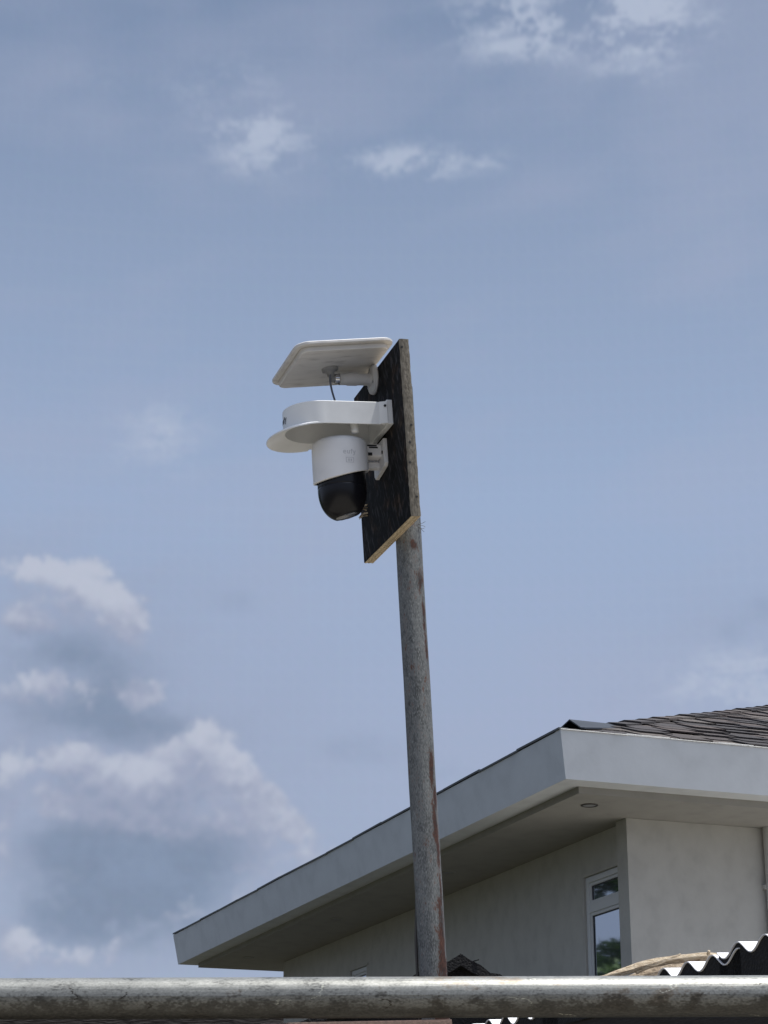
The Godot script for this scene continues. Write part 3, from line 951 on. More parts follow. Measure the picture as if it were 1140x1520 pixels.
func shingles(roof: Node3D, sh: Vector3, e: float, y0: float) -> void:
	var course := 0.30
	var width := 0.36
	var slope_len := sqrt(1.0 + SLOPE * SLOPE)
	var up := Vector3(0, SLOPE, -1).normalized()
	var n := Vector3(0, 1, SLOPE).normalized()
	var variants := []
	for k in 4:
		var st := mb()
		var w := width * 0.5 - 0.011
		var l := course * slope_len * 0.5 + 0.05
		# a slate lying in x (across) and up-slope, its butt lifted on the course below
		var skew := [0.0, 0.006, -0.005, 0.003][k] as float
		var thick := [0.014, 0.019, 0.013, 0.022][k] as float
		var p := [Vector3(-w, 0.020, l + skew), Vector3(w, 0.020, l - skew), Vector3(w, 0.004, -l), Vector3(-w, 0.004, -l)]
		var q := []
		for x in p:
			q.append(x - Vector3(0, thick, 0))
		quad(st, p[0], p[1], p[2], p[3], Vector3.UP)
		quad(st, q[0], q[1], q[2], q[3], Vector3.DOWN)
		quad(st, p[0], p[1], q[1], q[0], Vector3(0, 0, 1))
		quad(st, p[1], p[2], q[2], q[1], Vector3(1, 0, 0))
		quad(st, p[3], p[0], q[0], q[3], Vector3(-1, 0, 0))
		variants.append(st.commit())
	var b := Basis(Vector3(1, 0, 0), n, -up)
	var rest := {}
	for k in 5:
		rest[k] = mb()
	var row := 0
	var count := 0
	var vv := e + 0.02
	while vv < HU * 0.5 - 0.1:
		var mid := vv + course * 0.5
		var uu := vv + course + 0.04 + (0.0 if row % 2 == 0 else width * 0.4) + rng.randf_range(0.0, 0.06)
		# the cut piece between the hip and the first whole one
		var cut := mb()
		var yl := y0 + (vv - e) * SLOPE + 0.034
		var yh := y0 + (vv + course - e) * SLOPE + 0.020
		var c4 := [hp(vv + 0.03, yl, vv), hp(uu - 0.01, yl, vv), hp(uu - 0.01, yh, vv + course), hp(vv + course + 0.03, yh, vv + course)]
		quad(cut, c4[0], c4[1], c4[2], c4[3], n)
		quad(cut, c4[0], c4[1], c4[1] - Vector3(0, 0.03, 0), c4[0] - Vector3(0, 0.03, 0), Vector3(0, 0, 1))
		obj("shingle", cut, M["shingle_%d" % (rng.randi() % 5)], roof, sh)
		while uu < HU - vv - course - width:
			var pos := hp(uu + width * 0.5, y0 + (mid - e) * SLOPE + 0.014 + rng.randf_range(0.0, 0.020), mid)
			var turn := Basis(n, rng.randf_range(-0.03, 0.03)) * Basis(Vector3(1, 0, 0), rng.randf_range(-0.02, 0.02)) * b
			var t := Transform3D(turn, pos - sh)
			var m := rng.randi() % 5
			var mesh: ArrayMesh = variants[rng.randi() % 4]
			if uu < 2.9 + 0.62 * mid and count < 290:
				var o := obj("shingle", mesh, M["shingle_%d" % m], roof)
				o.transform = t
				count += 1
			else:
				rest[m].append_from(mesh, 0, t)
			uu += width
		vv += course
		row += 1
	for k in 5:
		var o := obj("shingle_field", rest[k], M["shingle_%d" % k], roof)
		o.set_meta("kind", "stuff")
	# caps along the near hip
	var hd := hp(1, SLOPE, 1).normalized()
	var hs := hp(1, 0, -1).normalized()
	var s := 0.95
	var k := 0
	while s < HU * 0.5 - 0.2:
		var st := mb()
		var o := hp(s, y0 + (s - e) * SLOPE + 0.045 + rng.randf_range(0.0, 0.012), s)
		var l := 0.50
		for sgn in [-1.0, 1.0]:
			var a := o
			var bb := o + hd * l - Vector3(0, 0.014, 0)
			var c: Vector3 = bb + hs * sgn * 0.17 - Vector3(0, 0.035, 0)
			var d: Vector3 = a + hs * sgn * 0.17 - Vector3(0, 0.035, 0)
			quad(st, a, bb, c, d, Vector3(0, 1, 0))
			quad(st, a, d, d - Vector3(0, 0.022, 0), a - Vector3(0, 0.022, 0), -hd)
			quad(st, d, c, c - Vector3(0, 0.022, 0), d - Vector3(0, 0.022, 0), hs * sgn)
		obj("hip_cap", st, M["shingle_%d" % ((k * 2 + 1) % 5)], roof, sh)
		s += 0.33
		k += 1

func window(house: Node3D, sh: Vector3, x: float, h: Array) -> void:
	var win := Node3D.new()
	win.name = "window"
	house.add_child(win, true)
	var st := mb()
	var v0: float = h[0] + 0.004
	var v1: float = h[1] - 0.004
	var y0: float = h[2] + 0.004
	var y1: float = h[3] - 0.004
	var f := 0.055
	var bars := [[v0, v0 + f, y0, y1], [v1 - f, v1, y0, y1], [v0 + f, v1 - f, y1 - f, y1], [v0 + f, v1 - f, y0, y0 + f]]
	for b in bars:
		abox(st, Vector3(x, b[2], -b[1]), Vector3(x + 0.07, b[3], -b[0]), 0.004)
	obj("frame", st, M.window_frame, win, sh)
	var split := y1 - 0.30
	st = mb()
	abox(st, Vector3(x + 0.004, split - 0.045, -(v1 - f)), Vector3(x + 0.066, split + 0.045, -(v0 + f)), 0.004)
	obj("transom", st, M.window_frame, win, sh)
	for k in [[split + 0.045, y1 - f], [y0 + f, split - 0.045]]:
		var g := 0.03
		st = mb()
		for b in [[v0 + f, v0 + f + g, k[0], k[1]], [v1 - f - g, v1 - f, k[0], k[1]], [v0 + f + g, v1 - f - g, k[1] - g, k[1]], [v0 + f + g, v1 - f - g, k[0], k[0] + g]]:
			abox(st, Vector3(x + 0.016, b[2], -b[1]), Vector3(x + 0.055, b[3], -b[0]), 0.003)
		obj("sash", st, M.window_frame, win, sh)
		st = mb()
		abox(st, Vector3(x + 0.034, k[0] + g, -(v1 - f - g)), Vector3(x + 0.040, k[1] - g, -(v0 + f + g)))
		obj("pane", st, M.window_glass, win, sh)
		st = mb()
		var t := 0.010
		for b in [[v0 + f + g, v0 + f + g + t, k[0] + g, k[1] - g], [v1 - f - g - t, v1 - f - g, k[0] + g, k[1] - g], [v0 + f + g + t, v1 - f - g - t, k[1] - g - t, k[1] - g]]:
			abox(st, Vector3(x + 0.028, b[2], -b[1]), Vector3(x + 0.0335, b[3], -b[0]))
		obj("gasket", st, M.flashing, win, sh)
	# flat band round the opening
	st = mb()
	for b in [[h[0] - 0.06, h[1] + 0.03, h[3], h[3] + 0.03], [h[1], h[1] + 0.03, h[2], h[3]]]:
		abox(st, Vector3(1.27 - 0.012, b[2], -b[1]), Vector3(1.27 + 0.006, b[3], -b[0]), 0.003)
	obj("surround", st, M.wall_plaster, win, sh)

# ------------------------------------------------------------------ dark peaked shed roof behind the post
func make_shed() -> void:
	var peak := Vector3(0.333, 2.829, -9.12)
	var shed := thing("shed", "small shed with a black ragged peaked roof, just right of the post's foot", "shed", Transform3D(Basis(), Vector3(peak.x, 0, peak.z)))
	var o := Vector3(peak.x, 0, peak.z)
	var st := mb()
	# ragged layered covering: left slope 0.41, right slope 0.54
	var r := RandomNumberGenerator.new()
	r.seed = 91
	for s in [[-1.0, 0.41, 1.15], [1.0, 0.545, 0.95]]:
		var rows := []
		var under := []
		for i in 9:
			var z := -1.9 * i / 8.0
			var row := []
			var low := []
			for j in 23:
				var d: float = s[2] * j / 22.0
				var rough := r.randf_range(-0.012, 0.014) if i == 0 else r.randf_range(-0.02, 0.02)
				row.append(Vector3(peak.x + s[0] * d, peak.y - s[1] * d + rough + (0.0 if j else 0.0), peak.z + z + (r.randf_range(-0.02, 0.02) if i else 0.0)))
				low.append(row[j] - Vector3(0, 0.05, 0))
			rows.append(row)
			under.append(low)
		surf(st, rows, false, Vector3(peak.x, 0, peak.z))
		surf(st, under, false, Vector3(peak.x, 0, peak.z), 1, 1, true)
		surf(st, [rows[0], under[0]], false, Vector3(peak.x, 2, peak.z - 3))
	obj("roof", st, M.thatch_and_shade, shed, o)
	st = mb()
	for k in 34:
		var q := r.randf_range(-0.35, 0.42)
		var y := peak.y - absf(q) * (0.41 if q < 0 else 0.545)
		var a := Vector3(peak.x + q, y - 0.01, peak.z - r.randf_range(0.0, 0.3))
		rod(st, a, a + Vector3(r.randf_range(-0.03, 0.05), r.randf_range(0.005, 0.028), r.randf_range(-0.03, 0.03)), 0.003, 5)
	var f := obj("ragged_fibres", st, M.thatch_and_shade, shed, o)
	f.set_meta("kind", "stuff")
	st = mb()
	slab(st, [Vector2(-1.05, -0.5), Vector2(0.87, -0.53), Vector2(0, -0.055)], Vector3(peak.x, peak.y, peak.z - 0.06), Vector3.RIGHT, Vector3.UP, Vector3(0, 0, 1), -0.03, 0.0)
	obj("gable", st, M.thatch_and_shade, shed, o)
	for p in [[-0.95, -0.15], [0.8, -0.15], [-0.95, -1.7], [0.8, -1.7]]:
		st = mb()
		abox(st, Vector3(peak.x + p[0] - 0.04, 0, peak.z + p[1] - 0.04), Vector3(peak.x + p[0] + 0.04, peak.y - 0.36, peak.z + p[1] + 0.04), 0.004)
		obj("post", st, M.dark_wood, shed, o)

# ------------------------------------------------------------------ trees that the window mirrors, and unseen ones added for shade
func leaf_mesh() -> ArrayMesh:
	var st := mb()
	var r := RandomNumberGenerator.new()
	r.seed = 5
	for k in 7:
		var b := Basis.from_euler(Vector3(r.randf_range(-0.9, 0.9), r.randf_range(0, TAU), r.randf_range(-0.6, 0.6)))
		var o := Vector3(r.randf_range(-0.1, 0.1), r.randf_range(-0.08, 0.08), r.randf_range(-0.1, 0.1))
		var p := [Vector3(0, 0, 0), Vector3(0.045, 0.008, 0.08), Vector3(0, -0.012, 0.19), Vector3(-0.045, 0.008, 0.08)]
		for i in 4:
			p[i] = o + b * p[i]
		var n := (b * Vector3.UP)
		tri(st, [p[0], p[1], p[2]], [n, n, n])
		tri(st, [p[0], p[2], p[3]], [n, n, n])
	return st.commit()

func tree(label: String, at: Vector3, trunk_top: float, lobes: Array, count: int, m: Material, sd: int) -> void:
	var r := RandomNumberGenerator.new()
	r.seed = sd
	var t := thing("tree", label, "tree", Transform3D(Basis(), at))
	var st := mb()
	var path := []
	var rad := []
	for k in 9:
		var q := k / 8.0
		path.append(Vector3(sin(q * 4.0 + sd) * 0.18 * q, trunk_top * q, cos(q * 3.0 + sd) * 0.18 * q))
		rad.append(lerpf(0.26, 0.09, q))
	tube(st, path, rad, 12)
	obj("trunk", st, M.bark, t)
	for l in lobes:
		st = mb()
		var from: Vector3 = path[r.randi_range(5, 7)]
		var to: Vector3 = l[0]
		var pts := []
		var rr := []
		for k in 6:
			var q := k / 5.0
			pts.append(from.lerp(to, q) + Vector3(0, sin(q * PI) * 0.25, 0))
			rr.append(lerpf(0.075, 0.02, q))
		tube(st, pts, rr, 7)
		obj("limb", st, M.bark, t)
	var mm := MultiMesh.new()
	mm.transform_format = MultiMesh.TRANSFORM_3D
	mm.mesh = leaf_mesh()
	mm.instance_count = count
	for k in count:
		var l = lobes[r.randi() % lobes.size()]
		var d := Vector3(r.randfn(), r.randfn(), r.randfn()).normalized() * pow(r.randf(), 0.45)
		var p: Vector3 = l[0] + Vector3(d.x * l[1].x, d.y * l[1].y, d.z * l[1].z)
		var b := Basis.from_euler(Vector3(r.randf_range(-0.7, 0.7), r.randf_range(0, TAU), r.randf_range(-0.7, 0.7))).scaled(Vector3.ONE * r.randf_range(0.8, 1.5))
		mm.set_instance_transform(k, Transform3D(b, p))
	var mi := MultiMeshInstance3D.new()
	mi.name = "crown"
	mi.multimesh = mm
	mi.material_override = m
	mi.set_meta("kind", "stuff")
	t.add_child(mi)

func make_trees() -> void:
	var r := RandomNumberGenerator.new()
	r.seed = 17
	var lobes := []
	for k in 16:
		lobes.append([Vector3(r.randf_range(-2.4, 3.4), 9.7 + r.randf_range(-0.5, 2.2), r.randf_range(-3.2, 2.2)), Vector3(1.2, 0.85, 1.2) * r.randf_range(0.75, 1.1)])
	lobes.append([Vector3(1.6, 9.1, -1.2), Vector3(1.3, 0.8, 1.3)])
	lobes.append([Vector3(2.6, 9.3, -2.0), Vector3(1.1, 0.8, 1.1)])
	tree("tall broadleaf tree mirrored along the top of the house's window", Vector3(-15.5, 0, -33.5), 9.6, lobes, 5200, M.leaf, 3)
	var wide := [Vector3(-10.0, 0, -15.5), Vector3(-9.6, 0, -22.0), Vector3(-14.5, 0, -19.0)]  # unseen trees added to keep sky light off the left-hand wall
	for w in 3:
		lobes = []
		for k in 26:
			lobes.append([Vector3(r.randf_range(-2.3, 2.3), 4.3 + r.randf_range(-2.2, 3.2), r.randf_range(-2.3, 2.3)), Vector3(1.25, 0.95, 1.25) * r.randf_range(0.75, 1.1)])
		tree(["unseen tree added for shade left of the house, the nearest one to the rail", "unseen tree added for shade, standing closest to the house's long side", "unseen tree added for shade, standing behind two others left of the house"][w], wide[w], 6.5, lobes, 5200, M.leaf, 20 + w)
	lobes = []
	for k in 15:
		lobes.append([Vector3(r.randf_range(-2.4, 2.4), 5.9 + r.randf_range(-1.8, 1.0), r.randf_range(-2.4, 2.4)), Vector3(0.9, 0.75, 0.9) * r.randf_range(0.7, 1.1)])
	lobes.append([Vector3(0.2, 6.7, 0.3), Vector3(0.9, 0.8, 0.9)])
	tree("bushy green tree mirrored along the bottom of the house's window", Vector3(-14.2, 0, -35.0), 5.2, lobes, 4200, M.leaf_light, 8)

# ------------------------------------------------------------------ corrugated roof at the lower right
func make_low_roof() -> void:
	var q0 := Vector3(0.9438, 2.3295, -5.2641)
	var e := Vector3(0.3367, 0.0006, 0.9416).normalized()
	var p := Vector3(0.9416, 0.055, -0.3367).normalized()
	var lam := 0.140
	var sheets := [
		["white corrugated roofing sheet at lower right, higher one nearest the frame edge", -0.215, 0.70, 0.010],
		["white corrugated roofing sheet under the split log, lapping beneath its neighbour", -1.36, -0.10, -0.006],
		["white corrugated roofing sheet glimpsed as white crescents under the rail", -2.5, -1.24, -0.020]]
	for s in sheets:
		var t := thing("corrugated_sheet", s[0], "roofing sheet", Transform3D(Basis(), q0 + e * (s[1] + s[2]) * 0.5), "corrugated sheets of the low roof")
		var o: Vector3 = q0 + e * (s[1] + s[2]) * 0.5
		var st := mb()
		var n := int((s[2] - s[1]) / lam * 16.0)
		var top := []
		var bot := []
		for i in 5:
			var a := []
			var b := []
			for j in n + 1:
				var d: float = s[1] + (s[2] - s[1]) * j / n
				var y := wave(d, lam, s[3]) + (0.0 if i == 0 else 0.0022) * sin(d * 9.0 + i * 1.3)
				var w: Vector3 = q0 + e * d + p * (1.9 * i / 4.0) + Vector3(0, y + s[3], 0)
				a.append(w)
				b.append(w - Vector3(0, 0.0028, 0))
			top.append(a)
			bot.append(b)
		surf(st, top, false, q0 - Vector3(0, 9, 0))
		surf(st, bot, false, q0 - Vector3(0, 9, 0), 1, 1, true)
		surf(st, [top[0], bot[0]], false, o + p)
		surf(st, [top[4], bot[4]], false, o - p)
		for c in [0, n]:
			var l := []
			for i in 5:
				l.append([top[i][c], bot[i][c]])
			surf(st, l, false, o)
		obj("sheet", st, M.sheet_white, t, o)
	# what carries it: posts and purlins; dark board and strips stand in for shade
	var fr := thing("roof_frame", "dark timber frame under the corrugated sheets, with board and strips added as shade", "timber frame", Transform3D(Basis(), Vector3(q0.x, 0, q0.z)))
	var fo := Vector3(q0.x, 0, q0.z)
	var st := mb()
	var mid := q0 + e * -0.95 + p * 0.035
	mid = q0 + e * -0.95 + p * 0.022
	cbox(st, mid + Vector3(0, -0.045 - 0.30, 0), e * 1.68, Vector3(0, 0.30, 0), p * 0.010, 0.002)
	obj("shade_board", st, M.dark_wood, fr, fo)  # dark board added in place of the darkness under the sheets
	for s in sheets:
		st = mb()
		var hi := []
		var lo := []
		var n2 := int((s[2] - s[1]) / lam * 16.0)
		for j in n2 + 1:
			var d2: float = s[1] + (s[2] - s[1]) * j / n2
			var w: Vector3 = q0 + e * d2 + p * 0.005
			hi.append(w + Vector3(0, wave(d2, lam, s[3]) + s[3] - 0.0032, 0))
			lo.append(w + Vector3(0, -0.075, 0))
		surf(st, [hi, lo], false, q0 + p)
		var hi2 := []
		var lo2 := []
		for j in n2 + 1:
			hi2.append(hi[j] + p * 0.012)
			lo2.append(lo[j] + p * 0.012)
		surf(st, [hi2, lo2], false, q0 - p)
		surf(st, [lo, lo2], false, q0)
		obj("shade_strip", st, M.thatch_and_shade, fr, fo)  # near-black strip put in as the shade beneath the wavy edge
	for d in [0.45, 1.0, 1.55]:
		st = mb()
		cbox(st, q0 + e * -0.95 + p * d + Vector3(0, -0.062, 0), e * 1.66, Vector3(0, 0.032, 0), p * 0.025, 0.002)
		obj("purlin", st, M.dark_wood, fr, fo)
	for d in [[0.55, 0.08], [-2.4, 0.08], [0.55, 1.6], [-2.4, 1.6]]:
		st = mb()
		var b: Vector3 = q0 + e * d[0] + p * d[1]
		abox(st, Vector3(b.x - 0.04, 0, b.z - 0.04), Vector3(b.x + 0.04, b.y - 0.10, b.z + 0.04), 0.003)
		obj("post", st, M.dark_wood, fr, fo)
	make_log()

func wave(d: float, lam: float, lap: float) -> float:
	return 0.0165 * cos(TAU * (d + (0.246 if lap <= 0.0 else 0.107)) / lam)

func make_log() -> void:
	# two halves of a split, weathered trunk with a dark gap between them
	var o := Vector3(0.80, 2.38, -5.93)
	var log := thing("split_log", "sun-bleached split log lying across the white corrugated sheet", "log", Transform3D(Basis(), o))
	var r := RandomNumberGenerator.new()
	r.seed = 33
	var upper := [Vector3(0.530, 2.306, -5.78), Vector3(0.60, 2.340, -5.82), Vector3(0.68, 2.372, -5.86), Vector3(0.76, 2.396, -5.90), Vector3(0.83, 2.408, -5.93), Vector3(0.90, 2.418, -5.96), Vector3(0.94, 2.419, -5.98), Vector3(1.02, 2.405, -6.04), Vector3(1.10, 2.385, -6.10), Vector3(1.2, 2.37, -6.16)]
	var ur := [0.010, 0.014, 0.016, 0.016, 0.017, 0.016, 0.018, 0.016, 0.015, 0.012]
	var lower := [Vector3(0.585, 2.298, -5.76), Vector3(0.65, 2.322, -5.80), Vector3(0.72, 2.348, -5.84), Vector3(0.79, 2.366, -5.88), Vector3(0.86, 2.378, -5.92), Vector3(0.93, 2.382, -5.95), Vector3(1.00, 2.375, -5.99), Vector3(1.08, 2.36, -6.05)]
	var lr := [0.012, 0.018, 0.020, 0.021, 0.022, 0.022, 0.020, 0.015]
	for k in upper.size():
		upper[k] += Vector3(0, -0.024 + r.randf_range(-0.003, 0.003), r.randf_range(-0.006, 0.006))
		ur[k] *= 0.66 * r.randf_range(0.8, 1.25)
	for k in lower.size():
		lower[k] += Vector3(0, -0.020 + r.randf_range(-0.004, 0.003), r.randf_range(-0.006, 0.006))
		lr[k] *= 0.75 * r.randf_range(0.75, 1.2)
	for h in [[upper, ur, "upper_half"], [lower, lr, "lower_half"]]:
		var st := mb()
		var cv := Curve3D.new()
		for k in h[0].size():
			cv.add_point(h[0][k])
		var rows := []
		var n := 46
		var mid := Vector3.ZERO
		for i in n + 1:
			var q := float(i) / n
			var c := cv.sample_baked(q * cv.get_baked_length(), true)
			var c2 := cv.sample_baked(minf(q + 0.02, 1.0) * cv.get_baked_length(), true)
			var c1 := cv.sample_baked(maxf(q - 0.02, 0.0) * cv.get_baked_length(), true)
			var fi: float = q * (h[1].size() - 1)
			var rr: float = lerpf(h[1][int(fi)], h[1][mini(int(fi) + 1, h[1].size() - 1)], fi - int(fi))
			var row := ring(c, (c2 - c1).normalized(), 1.0, 14)
			var out := []
			for j in row.size():
				var jj := j % 14
				var k := 1.0 + 0.26 * sin(jj * 2.7 + 1.0 + q * 2.0) + 0.10 * sin(jj * 1.3 + q * 9.0) + 0.08 * sin(q * 50.0 + jj) * sin(q * 17.0)
				out.append(c + (row[j] - c) * rr * k)
			rows.append(out)
			mid += c / (n + 1)
		surf(st, rows, true, mid)
		disc(st, rows[0], h[0][0], (h[0][0] - h[0][1]).normalized())
		disc(st, rows[-1], h[0][-1], (h[0][-1] - h[0][-2]).normalized())
		obj(h[2], st, M.log_wood if h[2] == "upper_half" else M.log_core, log, o)
	# a small broken knot
	var st := mb()
	rod(st, Vector3(0.925, 2.400, -5.965), Vector3(0.928, 2.413, -5.955), 0.006, 8, true, 0.004)
	obj("knot", st, M.log_wood, log, o)
	# splinters at the left foot
	for k in 4:
		st = mb()
		var a := Vector3(0.56 + 0.045 * k, 2.303 + 0.009 * k, -5.74 - 0.012 * k)
		rod(st, a, a + Vector3(0.13, 0.035 + 0.006 * k, -0.03), 0.006, 6, true, 0.003)
		obj("splinter", st, M.log_wood, log, o)

# ------------------------------------------------------------------ post, rail and what lies behind the rail
func post_at(h: float) -> Vector3:
	return Vector3(0.0848 - 0.0498 * (h - 2.0603), h, -3.6118)

func make_pipes() -> void:
	var ax := Vector3(-0.0498, 1, 0).normalized()
	var foot := post_at(0.0)
	var post := thing("metal_post", "leaning galvanised pipe post with rust streaks, carrying the camera board", "post", Transform3D(Basis(), foot))
	var st := mb()
	var rows := []
	for i in 34:
		var c := post_at(POST_TOP * i / 33.0 * 0.955)
		var row := []
		for k in 33:
			# from -z round over -x: the middle of the picture faces +z
			var t := TAU * k / 32.0 - PI
			var bend := 0.0004 * sin(i * 1.7)
			row.append(c + Vector3(sin(t), 0.0498 * sin(t), cos(t)) * 0.02415 + Vector3(bend, 0, 0))
		rows.append(row)
	# texture rows run downwards
	rows.reverse()
	var n := rows.size()
	var lo := 1.0 - 0.955
	var st2 := mb()
	for i in n - 1:
		for k in 32:
			var q := [rows[i][k], rows[i][k + 1], rows[i + 1][k + 1], rows[i + 1][k]]
			var nn := []
			for c in [[i, k], [i, k + 1], [i + 1, k + 1], [i + 1, k]]:
				var t: float = TAU * c[1] / 32.0 - PI
				nn.append(Vector3(sin(t), 0.0498 * sin(t), cos(t)).normalized())
			var uv := []
			for c in [[i, k], [i, k + 1], [i + 1, k + 1], [i + 1, k]]:
				uv.append(Vector2(c[1] / 32.0, lo + (1.0 - lo) * c[0] / (n - 1.0)))
			tri(st2, [q[0], q[1], q[2]], [nn[0], nn[1], nn[2]], [uv[0], uv[1], uv[2]])
			tri(st2, [q[0], q[2], q[3]], [nn[0], nn[2], nn[3]], [uv[0], uv[2], uv[3]])
	disc(st2, rows[0], post_at(POST_TOP * 0.955), ax)
	obj("pipe", st2, M.post_zinc, post, foot)

	# black cable running down the left of the post
	var cab := thing("black_cable", "thin black cable hanging close along the left of the post", "cable", Transform3D(Basis(), post_at(2.0) + Vector3(-0.03, 0, 0)))
	st = mb()
	var path := []
	for k in 12:
		var h := 1.2 + 1.0 * k / 11.0
		path.append(post_at(h) + Vector3(-0.0262 - 0.0016 * sin(k * 0.9), 0, -0.006 + 0.002 * sin(k * 1.3)))
	path[11] = post_at(2.22) + Vector3(-0.019, 0, -0.016)
	tube(st, path, 0.0026, 8)
	obj("sheath", st, M.lamp_dark, cab, post_at(2.0) + Vector3(-0.03, 0, 0))

	# the thick horizontal rail across the foot of the picture
	var ra := Vector3(-2.1, 1.9904, -3.4724)
	var rb := Vector3(2.1, 2.0051, -3.4678)
	var rail := thing("pipe_rail", "thick horizontal galvanised pipe rail, worn and stained, across the foreground", "rail", Transform3D(Basis(), (ra + rb) * 0.5))
	st = mb()
	var d := (rb - ra).normalized()
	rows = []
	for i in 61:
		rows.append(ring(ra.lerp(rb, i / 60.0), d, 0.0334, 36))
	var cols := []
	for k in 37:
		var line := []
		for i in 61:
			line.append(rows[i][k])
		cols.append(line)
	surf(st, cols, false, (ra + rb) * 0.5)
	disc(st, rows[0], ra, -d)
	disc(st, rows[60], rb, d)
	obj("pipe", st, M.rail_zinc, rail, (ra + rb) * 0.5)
	for x in [-2.0, 2.0]:
		st = mb()
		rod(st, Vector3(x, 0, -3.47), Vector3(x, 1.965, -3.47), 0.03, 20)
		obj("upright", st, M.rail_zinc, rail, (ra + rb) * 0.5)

	# rusty pipe whose top edge shows under the rail
	var rp := thing("rusty_pipe", "rusty red-brown pipe end showing just under the rail, left of the post", "pipe", Transform3D(Basis(), Vector3(-0.05, 1.94, -3.543)))
	st = mb()
	rod(st, Vector3(-0.205, 1.9345, -3.543), Vector3(0.114, 1.9405, -3.543), 0.0295, 24)
	obj("pipe", st, M.rust_pipe, rp, Vector3(-0.05, 1.94, -3.543))
	st = mb()
	for x in [-0.15, 0.09]:
		rod(st, Vector3(x, 0, -3.543), Vector3(x, 1.91, -3.543), 0.02, 14)
	obj("stand", st, M.rust_pipe, rp, Vector3(-0.05, 1.94, -3.543))
	# dark board filling the strip under the rail
	var db := thing("dark_board", "dark board filling the strip just under the rail at the lower left", "board", Transform3D(Basis(), Vector3(-0.8, 0, -4.2)))
	st = mb()
	abox(st, Vector3(-1.6, 0, -4.22), Vector3(-0.20, 2.078, -4.19), 0.003)
	obj("board", st, M.dark_wood, db, Vector3(-0.8, 0, -4.2))

# ------------------------------------------------------------------ camera, hood and solar panel on their board
# mount axes: x stands out from the board, y runs up it, z runs across it away from the viewer; origin at the board's near upper front corner
const BW := 0.327
const BH := 0.336
var MT := Transform3D(Basis(Vector3(-0.9624, -0.0787, 0.2598), Vector3(-0.0628, 0.9956, 0.0689), Vector3(-0.2641, 0.0500, -0.9632)), Vector3(0.0272, 3.1668, -3.4215))

func mounted(called: String, label: String, category: String, at: Vector3, group := "") -> Node3D:
	return thing(called, label, category, MT.translated_local(at), group)

func make_mount() -> void:
	make_board()
	make_panel()
	make_hood()
	make_camera_body()
	make_small_bits()

func make_board() -> void:
	var o := Vector3(-0.018, -BH, BW * 0.5)
	var b := mounted("plywood_board", "dark film-faced square plywood board fixed to the post, pale edges", "board", o)
	var st := mb()
	var w := mb()
	# front film with a ragged cut edge
	quad(w, Vector3(0.0004, -0.001, 0.001), Vector3(0.0004, -0.001, BW - 0.001), Vector3(0.0004, -BH + 0.001, BW - 0.001), Vector3(0.0004, -BH + 0.001, 0.001), Vector3(1, 0, 0), 3.0)
	quad(w, Vector3(-0.0006, -0.001, 0.001), Vector3(-0.0006, -0.001, BW - 0.001), Vector3(-0.0006, -BH + 0.001, BW - 0.001), Vector3(-0.0006, -BH + 0.001, 0.001), Vector3(-1, 0, 0), 3.0)
	for s in [[0.001, 0.001, -0.001, -BH + 0.001], [BW - 0.001, BW - 0.001, -0.001, -BH + 0.001]]:
		quad(w, Vector3(0.0004, s[2], s[0]), Vector3(0.0004, s[3], s[0]), Vector3(-0.0006, s[3], s[0]), Vector3(-0.0006, s[2], s[0]), Vector3(0, 0, -1 if s[0] < 0.1 else 1))
	obj("film_face", w, M.board_film, b, o)
	# five plies
	for k in 5:
		var x1 := -0.0007 - 0.00345 * k
		st = mb()
		var in_ := 0.0004 * (k % 2)
		abox(st, Vector3(x1 - 0.0034, -BH + in_, 0.0012 + in_), Vector3(x1, -in_, BW - in_), 0.0003)
		obj("ply", st, M["ply_%d" % k], b, o)
	# weathered near edge, split here and there
	st = mb()
	var rows := []
	var r := RandomNumberGenerator.new()
	r.seed = 8
	for i in 46:
		var y := -BH * i / 45.0
		var row := []
		for j in 8:
			var x := -0.0181 + 0.0183 * j / 7.0
			row.append(Vector3(x + (r.randf_range(-0.0005, 0.0005) if j in [0, 7] else 0.0), y, -0.0006 - r.randf_range(0.0, 0.0011) + (0.0016 if j in [0, 7] else 0.0)))
		rows.append(row)
	surf(st, rows, false, Vector3(-0.009, -0.1, 0.1))
	obj("weathered_edge", st, M.board_edge, b, o)
	# nail holes in that edge
	for p in [[-0.004, -0.016], [-0.0065, -0.198], [-0.0042, -0.236], [-0.012, -0.300], [-0.0115, -0.165]]:
		st = mb()
		rod(st, Vector3(p[0], p[1], -0.0022), Vector3(p[0], p[1], 0.004), 0.0021, 10)
		obj("nail_hole", st, M.dark_slot, b, o)
	# nail points coming through the back
	for p in [[-0.078, 0.03, 0.010], [-0.30, 0.25, 0.012]]:
		st = mb()
		rod(st, Vector3(-0.017, p[0], p[1]), Vector3(-0.018 - p[2], p[0] + 0.001, p[1] - 0.002), 0.0013, 7, true, 0.0006)
		obj("nail", st, M.steel, b, o)

